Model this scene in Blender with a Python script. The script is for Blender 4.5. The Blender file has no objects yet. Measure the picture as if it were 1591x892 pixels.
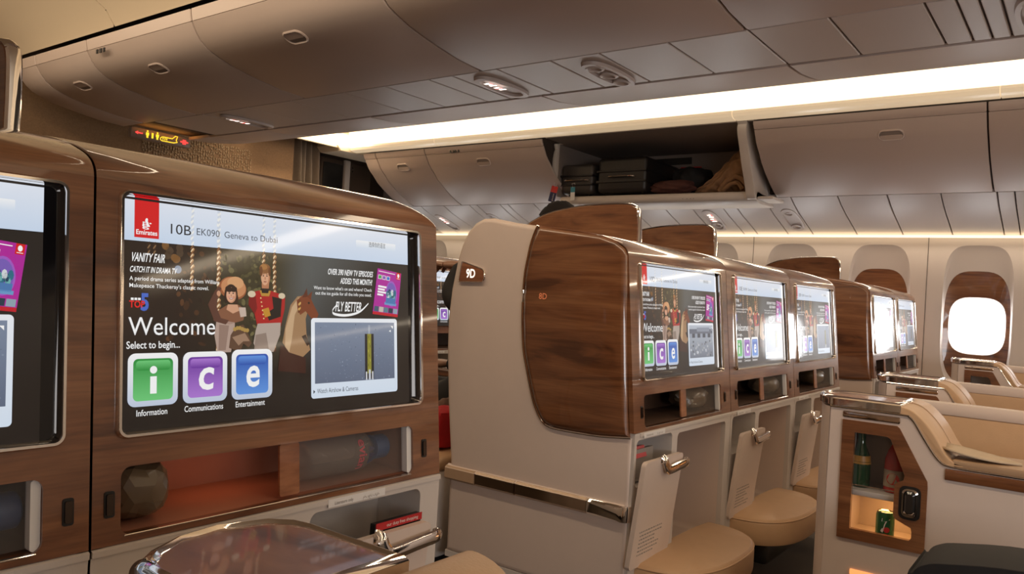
import bpy, bmesh, math, random
from mathutils import Vector, Matrix
from mathutils.geometry import tessellate_polygon

S = bpy.context.scene
COL = S.collection
random.seed(7)
FZ = 0.12            # cabin floor height
CZ = 1.08            # camera height
PI = math.pi

# ------------------------------------------------------------------ camera, world, exposure, large lights
cam_d = bpy.data.cameras.new('camera')
cam = bpy.data.objects.new('camera', cam_d)
COL.objects.link(cam)
r_ = Vector((0.59498049, -0.80160031, 0.05861028))
dn_ = Vector((0.04065647, -0.04281215, -0.99825556))
fw_ = Vector((0.8027112, 0.59632547, 0.00711785))
M4 = Matrix.Identity(4)
for i in range(3):
    M4[i][0] = r_[i]; M4[i][1] = -dn_[i]; M4[i][2] = -fw_[i]
M4[2][3] = CZ
cam.matrix_world = M4
cam_d.sensor_fit = 'HORIZONTAL'
cam_d.sensor_width = 36
cam_d.lens = 36 * 1227.11 / 1591
cam_d.clip_start = 0.02
S.camera = cam

S.view_settings.view_transform = 'Standard'
S.view_settings.look = 'None'
S.view_settings.gamma = 1
S.view_settings.exposure = 0.16
S.view_settings.use_curve_mapping = False

w = bpy.data.worlds.new('cabin_ambient'); S.world = w
w.use_nodes = True
bg = w.node_tree.nodes['Background']
bg.inputs[0].default_value = (1.0, 0.80, 0.64, 1)
bg.inputs[1].default_value = 0.25

def area(name, loc, rot, sx, sy, energy, color):
    d = bpy.data.lights.new(name, 'AREA'); d.shape = 'RECTANGLE'
    d.size = sx; d.size_y = sy; d.energy = energy; d.color = color
    o = bpy.data.objects.new(name, d); COL.objects.link(o)
    o.location = loc; o.rotation_euler = rot
    return o
# cove lamps above both aisles and the wall wash lamp under the starboard service panels
area('aisle_cove_lamp', (4.22, -.5, 2.30), (0, math.radians(50), 0), 0.10, 10.8, 42, (1, .80, .57))
area('port_aisle_cove_lamp', (1.02, -.5, 2.30), (0, math.radians(-60), 0), 0.10, 10.8, 46, (1, .79, .55))
area('sidewall_wash_lamp', (5.40, -.3, 1.575), (0, math.radians(25), 0), 0.03, 10.8, 14, (1, .84, .64))
area('port_sidewall_window_light', (-0.44, -3.4, 1.15), (0, math.radians(-90), 0), 0.5, 4.6, 55, (.98, .98, 1))
area('galley_fill_light', (3.9, 4.93, 2.30), (0, 0, 0), .9, .08, 9, (1, .78, .52))  # unseen fill added to brighten the curtain and front wall

# ------------------------------------------------------------------ materials
MATS = {}
def _nt(name):
    m = bpy.data.materials.new(name); m.use_nodes = True
    nt = m.node_tree
    return m, nt, nt.nodes['Principled BSDF']
def setp(b, **k):
    for n, v in k.items():
        n = n.replace('_', ' ')
        if n in b.inputs: b.inputs[n].default_value = v
def plain(name, col, rough=.5, metal=0, coat=0, var=.06, scale=30, bump=0, bscale=200, **k):
    m, nt, b = _nt(name)
    setp(b, Roughness=rough, Metallic=metal)
    b.inputs['Coat Weight'].default_value = coat
    b.inputs['Coat Roughness'].default_value = .06
    for n, v in k.items(): b.inputs[n.replace('_', ' ')].default_value = v
    tc = nt.nodes.new('ShaderNodeTexCoord'); no = nt.nodes.new('ShaderNodeTexNoise')
    no.inputs['Scale'].default_value = scale
    mx = nt.nodes.new('ShaderNodeMix'); mx.data_type = 'RGBA'
    nt.links.new(tc.outputs['Object'], no.inputs['Vector'])
    nt.links.new(no.outputs['Fac'], mx.inputs[0])
    mx.inputs[6].default_value = tuple(c * (1 - var) for c in col) + (1,)
    mx.inputs[7].default_value = tuple(min(1, c * (1 + var)) for c in col) + (1,)
    nt.links.new(mx.outputs[2], b.inputs['Base Color'])
    if bump:
        n2 = nt.nodes.new('ShaderNodeTexNoise'); n2.inputs['Scale'].default_value = bscale
        bp = nt.nodes.new('ShaderNodeBump'); bp.inputs['Strength'].default_value = bump; bp.inputs['Distance'].default_value = .002
        nt.links.new(tc.outputs['Object'], n2.inputs['Vector'])
        nt.links.new(n2.outputs['Fac'], bp.inputs['Height']); nt.links.new(bp.outputs[0], b.inputs['Normal'])
    MATS[name] = m
    return m
def emit(name, col, strength, base=(.02, .02, .02)):
    m, nt, b = _nt(name)
    setp(b, Roughness=.25)
    b.inputs['Base Color'].default_value = base + (1,)
    b.inputs['Emission Color'].default_value = col + (1,)
    b.inputs['Emission Strength'].default_value = strength
    MATS[name] = m; return m
def wood(name, dark, mid, light, s=(1.6, 1.6, 11), coat=1):
    m, nt, b = _nt(name)
    N = nt.nodes.new; L = nt.links.new
    tc = N('ShaderNodeTexCoord'); mp = N('ShaderNodeMapping'); mp.inputs['Scale'].default_value = s
    L(tc.outputs['Object'], mp.inputs['Vector'])
    n1 = N('ShaderNodeTexNoise'); n1.inputs['Scale'].default_value = 1.5; n1.inputs['Detail'].default_value = 5
    n1.inputs['Distortion'].default_value = 1.5
    L(mp.outputs[0], n1.inputs['Vector'])
    mp2 = N('ShaderNodeMapping'); mp2.inputs['Scale'].default_value = (s[0] * 3, s[1] * 3, s[2] * 14)
    L(tc.outputs['Object'], mp2.inputs['Vector'])
    n2 = N('ShaderNodeTexNoise'); n2.inputs['Scale'].default_value = 2.2; n2.inputs['Detail'].default_value = 3
    L(mp2.outputs[0], n2.inputs['Vector'])
    r1 = N('ShaderNodeValToRGB'); e = r1.color_ramp.elements
    e[0].position = .33; e[0].color = dark + (1,); e[1].position = .68; e[1].color = light + (1,)
    x = r1.color_ramp.elements.new(.44); x.color = mid + (1,)
    x = r1.color_ramp.elements.new(.56); x.color = tuple((a + c) / 2 for a, c in zip(mid, light)) + (1,)
    L(n1.outputs['Fac'], r1.inputs[0])
    mx = N('ShaderNodeMix'); mx.data_type = 'RGBA'; mx.blend_type = 'MULTIPLY'; mx.inputs[0].default_value = .38
    r2 = N('ShaderNodeValToRGB'); r2.color_ramp.elements[0].position = .35; r2.color_ramp.elements[0].color = (.45, .40, .36, 1)
    r2.color_ramp.elements[1].position = .6
    L(n2.outputs['Fac'], r2.inputs[0]); L(r1.outputs[0], mx.inputs[6]); L(r2.outputs[0], mx.inputs[7])
    L(mx.outputs[2], b.inputs['Base Color'])
    setp(b, Roughness=.35)
    b.inputs['Coat Weight'].default_value = coat; b.inputs['Coat Roughness'].default_value = .04
    MATS[name] = m; return m

WOOD = wood('walnut_gloss', (.095, .031, .011), (.195, .071, .026), (.30, .128, .052), s=(1.5, 1.5, 10))
WOODR = wood('walnut_red', (.16, .05, .02), (.30, .11, .048), (.42, .18, .085), s=(6, 2, 6), coat=.6)
BEIGE = plain('beige_shell', (.70, .575, .50), .45, var=.02, bump=.05, bscale=900)
BEIGE2 = plain('beige_grey_plastic', (.62, .56, .515), .5, var=.02)
BINP = plain('bin_plastic', (.57, .47, .42), .42, var=.015, scale=4)
PSUP = plain('service_panel_plastic', (.55, .485, .455), .4, var=.015, scale=4)
CEILP = plain('ceiling_cream', (.74, .62, .46), .5, var=.015, scale=4)
WALLP = plain('sidewall_cream', (.72, .625, .555), .5, var=.015, scale=3)
SCOOP = plain('window_scoop', (.60, .52, .47), .5, var=.015, scale=3)
CHROME = plain('chrome', (.86, .82, .78), .07, metal=1, var=.02)
BRONZE = plain('polished_bronze', (.50, .40, .32), .12, metal=1, var=.03)
LEATHER = plain('tan_leather', (.57, .365, .21), .45, var=.06, bump=.12, bscale=350)
LEATHERD = plain('brown_leather', (.44, .29, .18), .5, var=.06, bump=.12, bscale=350)
RECESS = plain('latch_recess', (.27, .225, .20), .6)
BINSHADE = plain('bin_painted_shade', (.27, .225, .20), .6)  # darkened bin colour standing in for shade inside the open bin
LATCHM = plain('dark_latch_metal', (.10, .075, .06), .2, metal=1)
BLACKG = plain('black_gloss', (.012, .011, .011), .12, var=.1, coat=.5)
BLACK = plain('black_plastic', (.012, .011, .011), .35, var=.1)
SEAM = plain('dark_seam', (.05, .035, .028), .8)
CARPET = plain('dark_carpet', (.085, .064, .048), .95, var=.5, scale=300, bump=.4, bscale=500)
FABRIC = plain('brown_wall_fabric', (.25, .15, .08), .9, var=.25, scale=120, bump=.2, bscale=300)
CURT = plain('curtain_cloth', (.36, .29, .22), .9, var=.12, scale=60)
GALLEY = plain('galley_brown', (.075, .05, .035), .35, var=.2, scale=9)
WHITE = plain('white_plastic', (.80, .78, .76), .45, var=.01)
SUITG = plain('suitcase_charcoal', (.045, .038, .034), .38, var=.15)
SUITB = plain('suitcase_black', (.014, .012, .012), .4, var=.2)
CLOTHB = plain('maroon_cloth', (.07, .022, .016), .85, var=.3, scale=40)
CLOTHK = plain('black_cloth', (.012, .011, .012), .8, var=.3, scale=40)
JACKET = plain('tan_jacket', (.30, .165, .082), .8, var=.2, scale=30)
REDC = plain('red_cushion_cloth', (.48, .012, .018), .85, var=.12, scale=50)
BLANK = plain('brown_blanket', (.17, .10, .075), .95, var=.2, scale=60)
OLIVE = plain('olive_wrapped_plastic', (.135, .095, .058), .32, var=.15, scale=25, coat=.3)
BLUE = plain('blue_cap', (.025, .075, .20), .4)
GREENB = plain('green_bottle_glass', (.006, .05, .018), .08, coat=1, var=.1)
GREENC = plain('green_can', (.01, .16, .055), .25, metal=.5, coat=.5)
REDB = plain('red_bottle', (.62, .045, .03), .25, coat=.5)
REDM = plain('red_magazine', (.45, .02, .025), .4)
GOLDL = plain('gold_label', (.55, .26, .05), .4)
SKIN = plain('skin', (.36, .20, .135), .5)
HAIR = plain('dark_hair', (.012, .008, .006), .95, var=.5, scale=120)
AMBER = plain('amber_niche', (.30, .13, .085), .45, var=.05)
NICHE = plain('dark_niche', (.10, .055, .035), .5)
GREY = plain('grey_text', (.28, .25, .23), .7)
NAVY = plain('navy_tag', (.012, .018, .09), .5)
TEAL = plain('teal_tag', (.04, .26, .36), .5)
REDT = plain('red_tag', (.55, .02, .02), .5)
PAPER = plain('cream_paper', (.56, .44, .31), .8)
GLOW = emit('aisle_light_lens', (1, .84, .60), 1.75, (.8, .7, .6))
WASH = emit('sidewall_light_lens', (1, .82, .55), 1.3, (.8, .7, .6))
DAY = emit('daylight_pane', (1, 1, 1), 6.5)
LIPM = emit('lip_painted_glow', (1, .76, .48), .42, (.62, .53, .42))  # weak emission imitates cove light on a lip that is no lamp
SIGNW = emit('sign_white', (1, .82, .72), 1.6)
SIGNR = emit('sign_red', (1, .06, .05), 1.3)
SIGNY = emit('sign_amber', (1, .60, .03), 1.4)
AMBL = emit('amber_reading_lens', (1, .52, .13), 1.2)
BADGE = emit('badge_white', (1, .88, .74), 1.3)
LEDO = emit('orange_number', (1, .25, .09), .5)
GLOWO = emit('orange_strip_lens', (1, .33, .10), 1.2)

def clear(name, tint, fac, rough=.05):
    m, nt, b = _nt(name)
    b.inputs['Base Color'].default_value = tint + (1,); setp(b, Roughness=rough)
    t = nt.nodes.new('ShaderNodeBsdfTransparent'); mx = nt.nodes.new('ShaderNodeMixShader')
    mx.inputs[0].default_value = fac
    out = nt.nodes['Material Output']
    nt.links.new(t.outputs[0], mx.inputs[1]); nt.links.new(b.outputs[0], mx.inputs[2]); nt.links.new(mx.outputs[0], out.inputs[0])
    MATS[name] = m; return m
FROST = clear('frosted_panel', (.36, .33, .30), .11, .12)
GLASS = clear('clear_pane', (.10, .08, .07), .07, .03)
PETM = clear('clear_bottle', (.34, .30, .28), .34, .04)

def display_material():
    m, nt, b = _nt('lit_display')
    a = nt.nodes.new('ShaderNodeVertexColor'); a.layer_name = 'Col'
    b.inputs['Base Color'].default_value = (.008, .008, .010, 1)
    setp(b, Roughness=.36)
    b.inputs['Specular IOR Level'].default_value = .5
    b.inputs['Coat Weight'].default_value = .45; b.inputs['Coat Roughness'].default_value = .05
    nt.links.new(a.outputs['Color'], b.inputs['Emission Color'])
    b.inputs['Emission Strength'].default_value = .74
    MATS['lit_display'] = m; return m
DISP = display_material()

# ------------------------------------------------------------------ mesh helpers (verts are authored in world metres)
class MB:
    def __init__(s): s.v = []; s.f = []; s.m = []; s.c = []; s.mi = 0; s.col = None
    def add(s, vs, fs, cols=None):
        o = len(s.v); s.v.extend([tuple(p) for p in vs])
        for k, f in enumerate(fs):
            s.f.append(tuple(i + o for i in f)); s.m.append(s.mi)
            if cols is not None: s.c.append([cols[i] for i in f])
            else: s.c.append([s.col or (0, 0, 0)] * len(f))
    def addbm(s, bm):
        bm.verts.index_update(); bm.verts.ensure_lookup_table()
        s.add([v.co for v in bm.verts], [[v.index for v in f.verts] for f in bm.faces]); bm.free()
    def box(s, a, b, bev=0, seg=2):
        s.prism([(a[0], a[1]), (b[0], a[1]), (b[0], b[1]), (a[0], b[1])], 'Z', a[2], b[2], bev, seg, True)
    def prism(s, poly, axis, a, b, bev=0, seg=2, alledges=False):
        bm = bmesh.new()
        def P(p, t): return {'X': (t, p[0], p[1]), 'Y': (p[0], t, p[1]), 'Z': (p[0], p[1], t)}[axis]
        A = [bm.verts.new(P(p, a)) for p in poly]; B = [bm.verts.new(P(p, b)) for p in poly]
        n = len(poly); bm.faces.new(A); bm.faces.new(B)
        for i in range(n): bm.faces.new((A[i], A[(i + 1) % n], B[(i + 1) % n], B[i]))
        bmesh.ops.recalc_face_normals(bm, faces=bm.faces)
        if bev:
            if alledges: es = list(bm.edges)
            else:
                sa, sb = set(A), set(B)
                es = [e for e in bm.edges if (e.verts[0] in sa) == (e.verts[1] in sa)]
            bmesh.ops.bevel(bm, geom=es, offset=bev, segments=seg, affect='EDGES', profile=.5, clamp_overlap=True)
        s.addbm(bm)
    def plate(s, outer, holes, fm, th, back=True):
        loops = [outer] + list(holes)
        tri = tessellate_polygon([[Vector((p[0], p[1], 0)) for p in l] for l in loops])
        flat = [p for l in loops for p in l]; n = len(flat)
        vs = [fm(p[0], p[1], 0) for p in flat] + [fm(p[0], p[1], th) for p in flat]
        fs = [tuple(t) for t in tri]
        if back: fs += [tuple(i + n for i in reversed(t)) for t in tri]
        o = 0
        for l in loops:
            m = len(l)
            for i in range(m):
                j = (i + 1) % m; fs.append((o + i, o + j, o + j + n, o + i + n))
            o += m
        bm = bmesh.new(); bv = [bm.verts.new(v) for v in vs]
        for f in fs:
            try: bm.faces.new([bv[i] for i in f])
            except ValueError: pass
        bmesh.ops.recalc_face_normals(bm, faces=bm.faces)
        s.addbm(bm)
    def loft(s, rings, closed=True, cap0=False, cap1=False):
        n = len(rings[0]); vs = [p for r in rings for p in r]; fs = []
        for k in range(len(rings) - 1):
            for i in range(n if closed else n - 1):
                j = (i + 1) % n; fs.append((k * n + i, k * n + j, (k + 1) * n + j, (k + 1) * n + i))
        if cap0: fs.append(tuple(reversed(range(n))))
        if cap1: fs.append(tuple(range((len(rings) - 1) * n, len(rings) * n)))
        s.add(vs, fs)
    def tube(s, pts, r, n=8, closed=False, ry=None, up=(0, 0, 1)):
        pts = [Vector(p) for p in pts]; m = len(pts); rings = []; ry = ry or r; up = Vector(up)
        for i, p in enumerate(pts):
            a = pts[(i - 1) % m] if (closed or i > 0) else p; b = pts[(i + 1) % m] if (closed or i < m - 1) else p
            t = (b - a).normalized()
            u = up - t * up.dot(t)
            if u.length < 1e-4: u = Vector((1, 0, 0)) - t * t.x
            u.normalize(); q = t.cross(u)
            rr_ = r[i] if isinstance(r, (list, tuple)) else r
            ry_ = rr_ if isinstance(r, (list, tuple)) else ry
            rings.append([p + u * rr_ * math.sin(2 * PI * k / n) + q * ry_ * math.cos(2 * PI * k / n) for k in range(n)])
        if closed: rings.append(rings[0]); s.loft(rings)
        else: s.loft(rings, True, True, True)
    def lathe(s, prof, c, axis='Z', n=20, cap=True):
        rings = []
        for r, h in prof:
            ring = []
            for k in range(n):
                a = 2 * PI * k / n; x, y = r * math.cos(a), r * math.sin(a)
                ring.append({'Z': (c[0] + x, c[1] + y, c[2] + h), 'X': (c[0] + h, c[1] + x, c[2] + y), 'Y': (c[0] + x, c[1] + h, c[2] + y)}[axis])
            rings.append(ring)
        s.loft(rings, True, cap, cap)
    def text(s, txt, fm, height, width=None, x=0, y=0, align='L', bold=0, shear=0, wscale=1):
        vs, fs, w_, cap = text_geo(txt, bold)
        sy = height / cap; sx = (width / w_) if width else sy * wscale
        off = {'L': 0, 'C': -w_ * sx / 2, 'R': -w_ * sx}[align]
        s.add([fm(x + off + p[0] * sx + shear * p[1] * sy, y + p[1] * sy) for p in vs], fs)
    def build(s, name, mats, parent=None, smooth=35, loc=None):
        if not isinstance(mats, (list, tuple)): mats = [mats]
        me = bpy.data.meshes.new(name)
        if parent is not None: org = ORG[parent.name]
        elif loc is not None: org = Vector(loc)
        else:
            xs = [p[0] for p in s.v]; ys = [p[1] for p in s.v]; zs = [p[2] for p in s.v]
            org = Vector(((min(xs) + max(xs)) / 2, (min(ys) + max(ys)) / 2, min(zs)))
        me.from_pydata([(p[0] - org.x, p[1] - org.y, p[2] - org.z) for p in s.v], [], s.f)
        for m in mats: me.materials.append(m)
        me.polygons.foreach_set('material_index', s.m)
        if any(m is DISP for m in mats):
            ca = me.color_attributes.new('Col', 'FLOAT_COLOR', 'CORNER')
            flat = []
            for cs in s.c:
                for c in cs: flat.extend((c[0], c[1], c[2], 1))
            ca.data.foreach_set('color', flat)
        if smooth:
            me.polygons.foreach_set('use_smooth', [True] * len(me.polygons))
            me.set_sharp_from_angle(angle=math.radians(smooth))
        me.update()
        o = bpy.data.objects.new(name, me); COL.objects.link(o)
        ORG[o.name] = org
        if parent is not None: o.parent = parent
        else: o.location = org
        return o
ORG = {}
_tc = {}
def text_geo(txt, bold=0):
    k = (txt, bold)
    if k in _tc: return _tc[k]
    def mk(t):
        cu = bpy.data.curves.new('t', 'FONT'); cu.body = t; cu.offset = bold; cu.resolution_u = 3
        ob = bpy.data.objects.new('t', cu); COL.objects.link(ob)
        bpy.context.view_layer.update()
        dg = bpy.context.evaluated_depsgraph_get()
        me = bpy.data.meshes.new_from_object(ob.evaluated_get(dg))
        vs = [(v.co.x, v.co.y) for v in me.vertices]; fs = [tuple(p.vertices) for p in me.polygons]
        bpy.data.objects.remove(ob); bpy.data.curves.remove(cu); bpy.data.meshes.remove(me)
        return vs, fs
    if 'H' not in _tc:
        hv, _ = mk('H'); _tc['H'] = max(p[1] for p in hv)
    vs, fs = mk(txt)
    if vs:
        x0 = min(p[0] for p in vs); x1 = max(p[0] for p in vs)
    else: x0, x1 = 0, 1
    vs = [(p[0] - x0, p[1]) for p in vs]
    _tc[k] = (vs, fs, max(x1 - x0, 1e-4), _tc['H'])
    return _tc[k]

def rr(x0, y0, x1, y1, r, n=6):
    out = []
    for cx, cy, a in ((x1 - r, y0 + r, -90), (x1 - r, y1 - r, 0), (x0 + r, y1 - r, 90), (x0 + r, y0 + r, 180)):
        for k in range(n + 1):
            t = math.radians(a + 90 * k / n); out.append((cx + r * math.cos(t), cy + r * math.sin(t)))
    return out
def squircle(cx, cy, rx, ry, p=3.2, n=48):
    out = []
    for k in range(n):
        a = 2 * PI * k / n; c, s_ = math.cos(a), math.sin(a)
        out.append((cx + rx * math.copysign(abs(c) ** (2 / p), c), cy + ry * math.copysign(abs(s_) ** (2 / p), s_)))
    return out
def smoothpts(pts, k=4):
    out = []; n = len(pts); P = [Vector(p) for p in pts]
    for i in range(n - 1):
        p0 = P[max(i - 1, 0)]; p1 = P[i]; p2 = P[i + 1]; p3 = P[min(i + 2, n - 1)]
        for j in range(k):
            t = j / k
            out.append(.5 * ((2 * p1) + (p2 - p0) * t + (2 * p0 - 5 * p1 + 4 * p2 - p3) * t * t + (3 * p1 - p0 - 3 * p2 + p3) * t ** 3))
    out.append(P[-1]); return [tuple(p) for p in out]
def thing(name, label, cat, loc, group=None):
    o = bpy.data.objects.new(name, None); COL.objects.link(o); o.location = loc
    o.empty_display_size = .05
    ORG[o.name] = Vector(loc); o['label'] = label; o['category'] = cat
    if group: o['group'] = group
    return o
def tag(o, label, cat, group=None):
    o['label'] = label; o['category'] = cat
    if group: o['group'] = group
    return o
def struct(o): o['kind'] = 'structure'; return o
def crumple(mb, c, rad, amp, seed, n=3, sq=1.0):
    rnd = random.Random(seed); bm = bmesh.new(); bmesh.ops.create_icosphere(bm, subdivisions=n, radius=1)
    dirs = [(Vector((rnd.uniform(-1, 1), rnd.uniform(-1, 1), rnd.uniform(-1, 1))), rnd.uniform(2.5, 6), rnd.uniform(0, 6)) for _ in range(9)]
    for v in bm.verts:
        d = v.co.copy(); q = sum(abs(math.sin(d.dot(k) * f + p)) for k, f, p in dirs) / len(dirs)
        m_ = max(abs(d.x), abs(d.y), abs(d.z)); box_ = d / m_
        e = d.lerp(box_, 1 - sq) * (1 - amp + amp * 1.6 * q)
        v.co = Vector((c[0] + e.x * rad[0], c[1] + e.y * rad[1], c[2] + e.z * rad[2]))
    mb.addbm(bm)

# ------------------------------------------------------------------ the setting
Y0, Y1 = -6.0, 5.95
XW = 5.5
mb = MB(); mb.box((-.5, Y0, FZ - .05), (5.75, 6.1, FZ)); struct(mb.build('floor', CARPET))
# starboard sidewall with window openings
WC = [.59 + .555 * k for k in range(-11, 10)]
def Wx(y, z, w_): return (XW + w_, y, z)
holes = [squircle(c, 1.098, .186, .432, 4.2) for c in WC]
mb = MB(); mb.plate([(Y0, FZ), (6.1, FZ), (6.1, 1.62), (Y0, 1.62)], holes, Wx, .03)
for k in range(-2, 6):
    yy = .59 + .555 * (2 * k + .5)
struct(mb.build('wall_right', WALLP))
mb = MB(); mb.box((5.70, Y0, FZ), (5.74, 6.1, 2.9)); struct(mb.build('wall_right_outer_skin', BEIGE2))
mb = MB()
for yy in [.59 + .555 * (j + .5) for j in (0, 2, 4, 6)]:
    mb.box((XW - .0015, yy - .0015, .2), (XW, yy + .0015, 1.59))
struct(mb.build('trim_1', SEAM))
for i, c in enumerate(WC):
    mb = MB()
    r0 = [(XW, p[0], p[1]) for p in squircle(c, 1.098, .186, .432, 4.2)]
    r1 = [(XW + .022, p[0], p[1]) for p in squircle(c + .002, 1.085, .178, .40, 4.0)]
    r2 = [(XW + .030, p[0], p[1]) for p in squircle(c + .002, 1.03, .176, .345, 3.4)]
    mb.loft([r0, r1, r2])
    mb.mi = 1
    r3 = [(XW + .032, p[0], p[1]) for p in squircle(c + .002, 1.03, .176, .345, 3.4)]
    r4 = [(XW + .046, p[0], p[1]) for p in squircle(c, 1.042, .152, .175, 3.2)]
    r5 = [(XW + .060, p[0], p[1]) for p in squircle(c, 1.042, .145, .165, 3.2)]
    mb.loft([r2, r3, r4]); mb.mi = 0; mb.loft([r4, r5])
    mb.mi = 3 if i <= 9 else 2; mb.add(r5, [tuple(range(48))])
    struct(mb.build('window_%d' % (i + 1), [SCOOP, WOOD, DAY, WALLP], loc=(XW, c, 1.04)))

# starboard passenger service rail between bins and sidewall
RB = [(4.95, 1.773), (5.05, 1.728), (5.16, 1.688), (5.28, 1.652), (5.40, 1.615), (5.47, 1.592), (5.52, 1.588)]
seamY = [4.9, 4.70, 4.44, 4.16, 4.08, 3.846, 3.767, 3.52, 3.25, 2.98, 2.71, 2.46, 2.26, 2.04, 1.944, 1.731, 1.565, 1.286, 1.012, .735, .465, .384, .1, -.2, -6.0]
mb = MB()
for a, b in zip(seamY[:-1], seamY[1:]):
    pr = RB + [(p[0] + .006, p[1] + .02) for p in reversed(RB)]
    mb.prism(pr, 'Y', a - .003, b + .003, .003, 1)
mb.mi = 1; mb.prism([(p[0] + .01, p[1] + .03) for p in RB] + [(p[0] + .02, p[1] + .05) for p in reversed(RB)], 'Y', 4.92, -6.0)
struct(mb.build('trim_2', [PSUP, SEAM]))
mb = MB(); mb.box((5.43, Y0, 1.575), (5.49, 5.2, 1.586)); tag(mb.build('sidewall_light', WASH), 'long thin warm light strip under the service panels, washing the window wall', 'light')

# central service rail under the centre bins
mb = MB()
cs = [4.45, 3.95, 3.55, 3.2, 2.815, 2.55, 2.29, 2.16, 1.93, 1.676, 1.468, 1.20, .925, .679, .425, .349, .297, .246, .08, -.2, -6.0]
for a, b in zip(cs[:-1], cs[1:]):
    mb.box((2.412, b + .003, 1.950), (2.812, a - .003, 1.965), .003, 1)
mb.mi = 1; mb.box((2.395, -6.0, 1.962), (2.845, 4.55, 1.972)); mb.mi = 0
struct(mb.build('trim_3', [PSUP, SEAM]))

# ceilings
mb = MB()
cl = [(1.845, 2.235), (1.80, 2.30), (1.66, 2.39), (1.45, 2.44), (1.2, 2.46), (.2, 2.46), (-.6, 2.46)]
cl2 = cl + [(p[0], p[1] + .02) for p in reversed(cl)]
for a, b in zip([6.0, 3.82, 1.65, -.5], [3.82, 1.65, -.5, -6.0]):
    mb.prism(cl2, 'Y', a - .003, b + .003, .003, 1)
mb.mi = 1; mb.prism([(p[0], p[1] + .025) for p in cl] + [(p[0], p[1] + .045) for p in reversed(cl)], 'Y', 6, -6.0)
struct(mb.build('ceiling_left', [CEILP, SEAM]))
mb = MB()
cr_ = [(3.40, 2.235), (3.46, 2.30), (3.58, 2.40), (3.75, 2.46), (4.05, 2.47), (4.22, 2.45), (4.32, 2.38), (4.36, 2.315)]
mb.prism(cr_ + [(p[0], p[1] + .02) for p in reversed(cr_)], 'Y', 5.0, -6.0)
struct(mb.build('ceiling_right', CEILP))
mb = MB(); mb.box((1.80, -6.0, 2.30), (3.46, 6.0, 2.33)); mb.box((4.3, -6.0, 2.48), (5.75, 6.1, 2.50)); mb.box((3.4, 4.98, 2.36), (5.75, 6.1, 2.38)); struct(mb.build('ceiling', SEAM))
# light cove above the starboard bins: lens and rounded lip with painted glow
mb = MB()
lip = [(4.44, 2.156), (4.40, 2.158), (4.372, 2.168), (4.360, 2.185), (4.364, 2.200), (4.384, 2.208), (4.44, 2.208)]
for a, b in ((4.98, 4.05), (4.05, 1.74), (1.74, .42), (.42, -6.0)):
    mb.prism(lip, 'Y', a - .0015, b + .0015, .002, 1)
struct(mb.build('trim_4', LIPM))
mb = MB(); mb.prism([(4.382, 2.2075), (4.392, 2.2075), (4.372, 2.316), (4.362, 2.316)], 'Y', 5.0, -6.0)
tag(mb.build('aisle_light', GLOW), 'long glowing warm white light cove running above the starboard bins', 'light')
# cove end return towards the galley
mb = MB(); mb.box((3.52, 5.0, 2.17), (4.86, 5.03, 2.40), .01); mb.prism([(4.86, 2.15), (4.28, 2.15), (4.24, 2.19), (4.26, 2.26), (4.86, 2.28)], 'Y', 4.985, 5.25, .01)
struct(mb.build('trim_5', CEILP))

# walls at the front
mb = MB(); mb.box((-.5, 5.2, FZ), (3.98, 5.24, 2.5)); struct(mb.build('wall_front', FABRIC))
mb = MB()
rnd = random.Random(3)
for i in range(44):
    for j in range(22):
        if rnd.random() < .9:
            x = 2.75 + i * .0195 + rnd.uniform(-.004, .004); z = 1.62 + j * .0195 + rnd.uniform(-.008, .008)
            a = rnd.uniform(0, PI); pts = []
            for k in range(3):
                t = a + 2 * PI * k / 3; q = rnd.uniform(.008, .0125); pts.append((x + q * math.cos(t), z + q * math.sin(t)))
            mb.prism(pts, 'Y', 5.196, 5.2)
struct(mb.build('trim_6', plain('lace_pattern', (.36, .25, .15), .8)))
mb = MB(); mb.box((3.94, 5.95, FZ), (5.75, 6.0, 2.5)); struct(mb.build('wall_galley', GALLEY))
mb = MB(); mb.box((-.5, Y0 - .04, FZ), (5.75, Y0, 2.5)); struct(mb.build('wall_rear', BEIGE2))
mb = MB(); mb.box((-.50, Y0, FZ), (-.46, 5.3, 2.5)); struct(mb.build('wall_left', WALLP))

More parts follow.
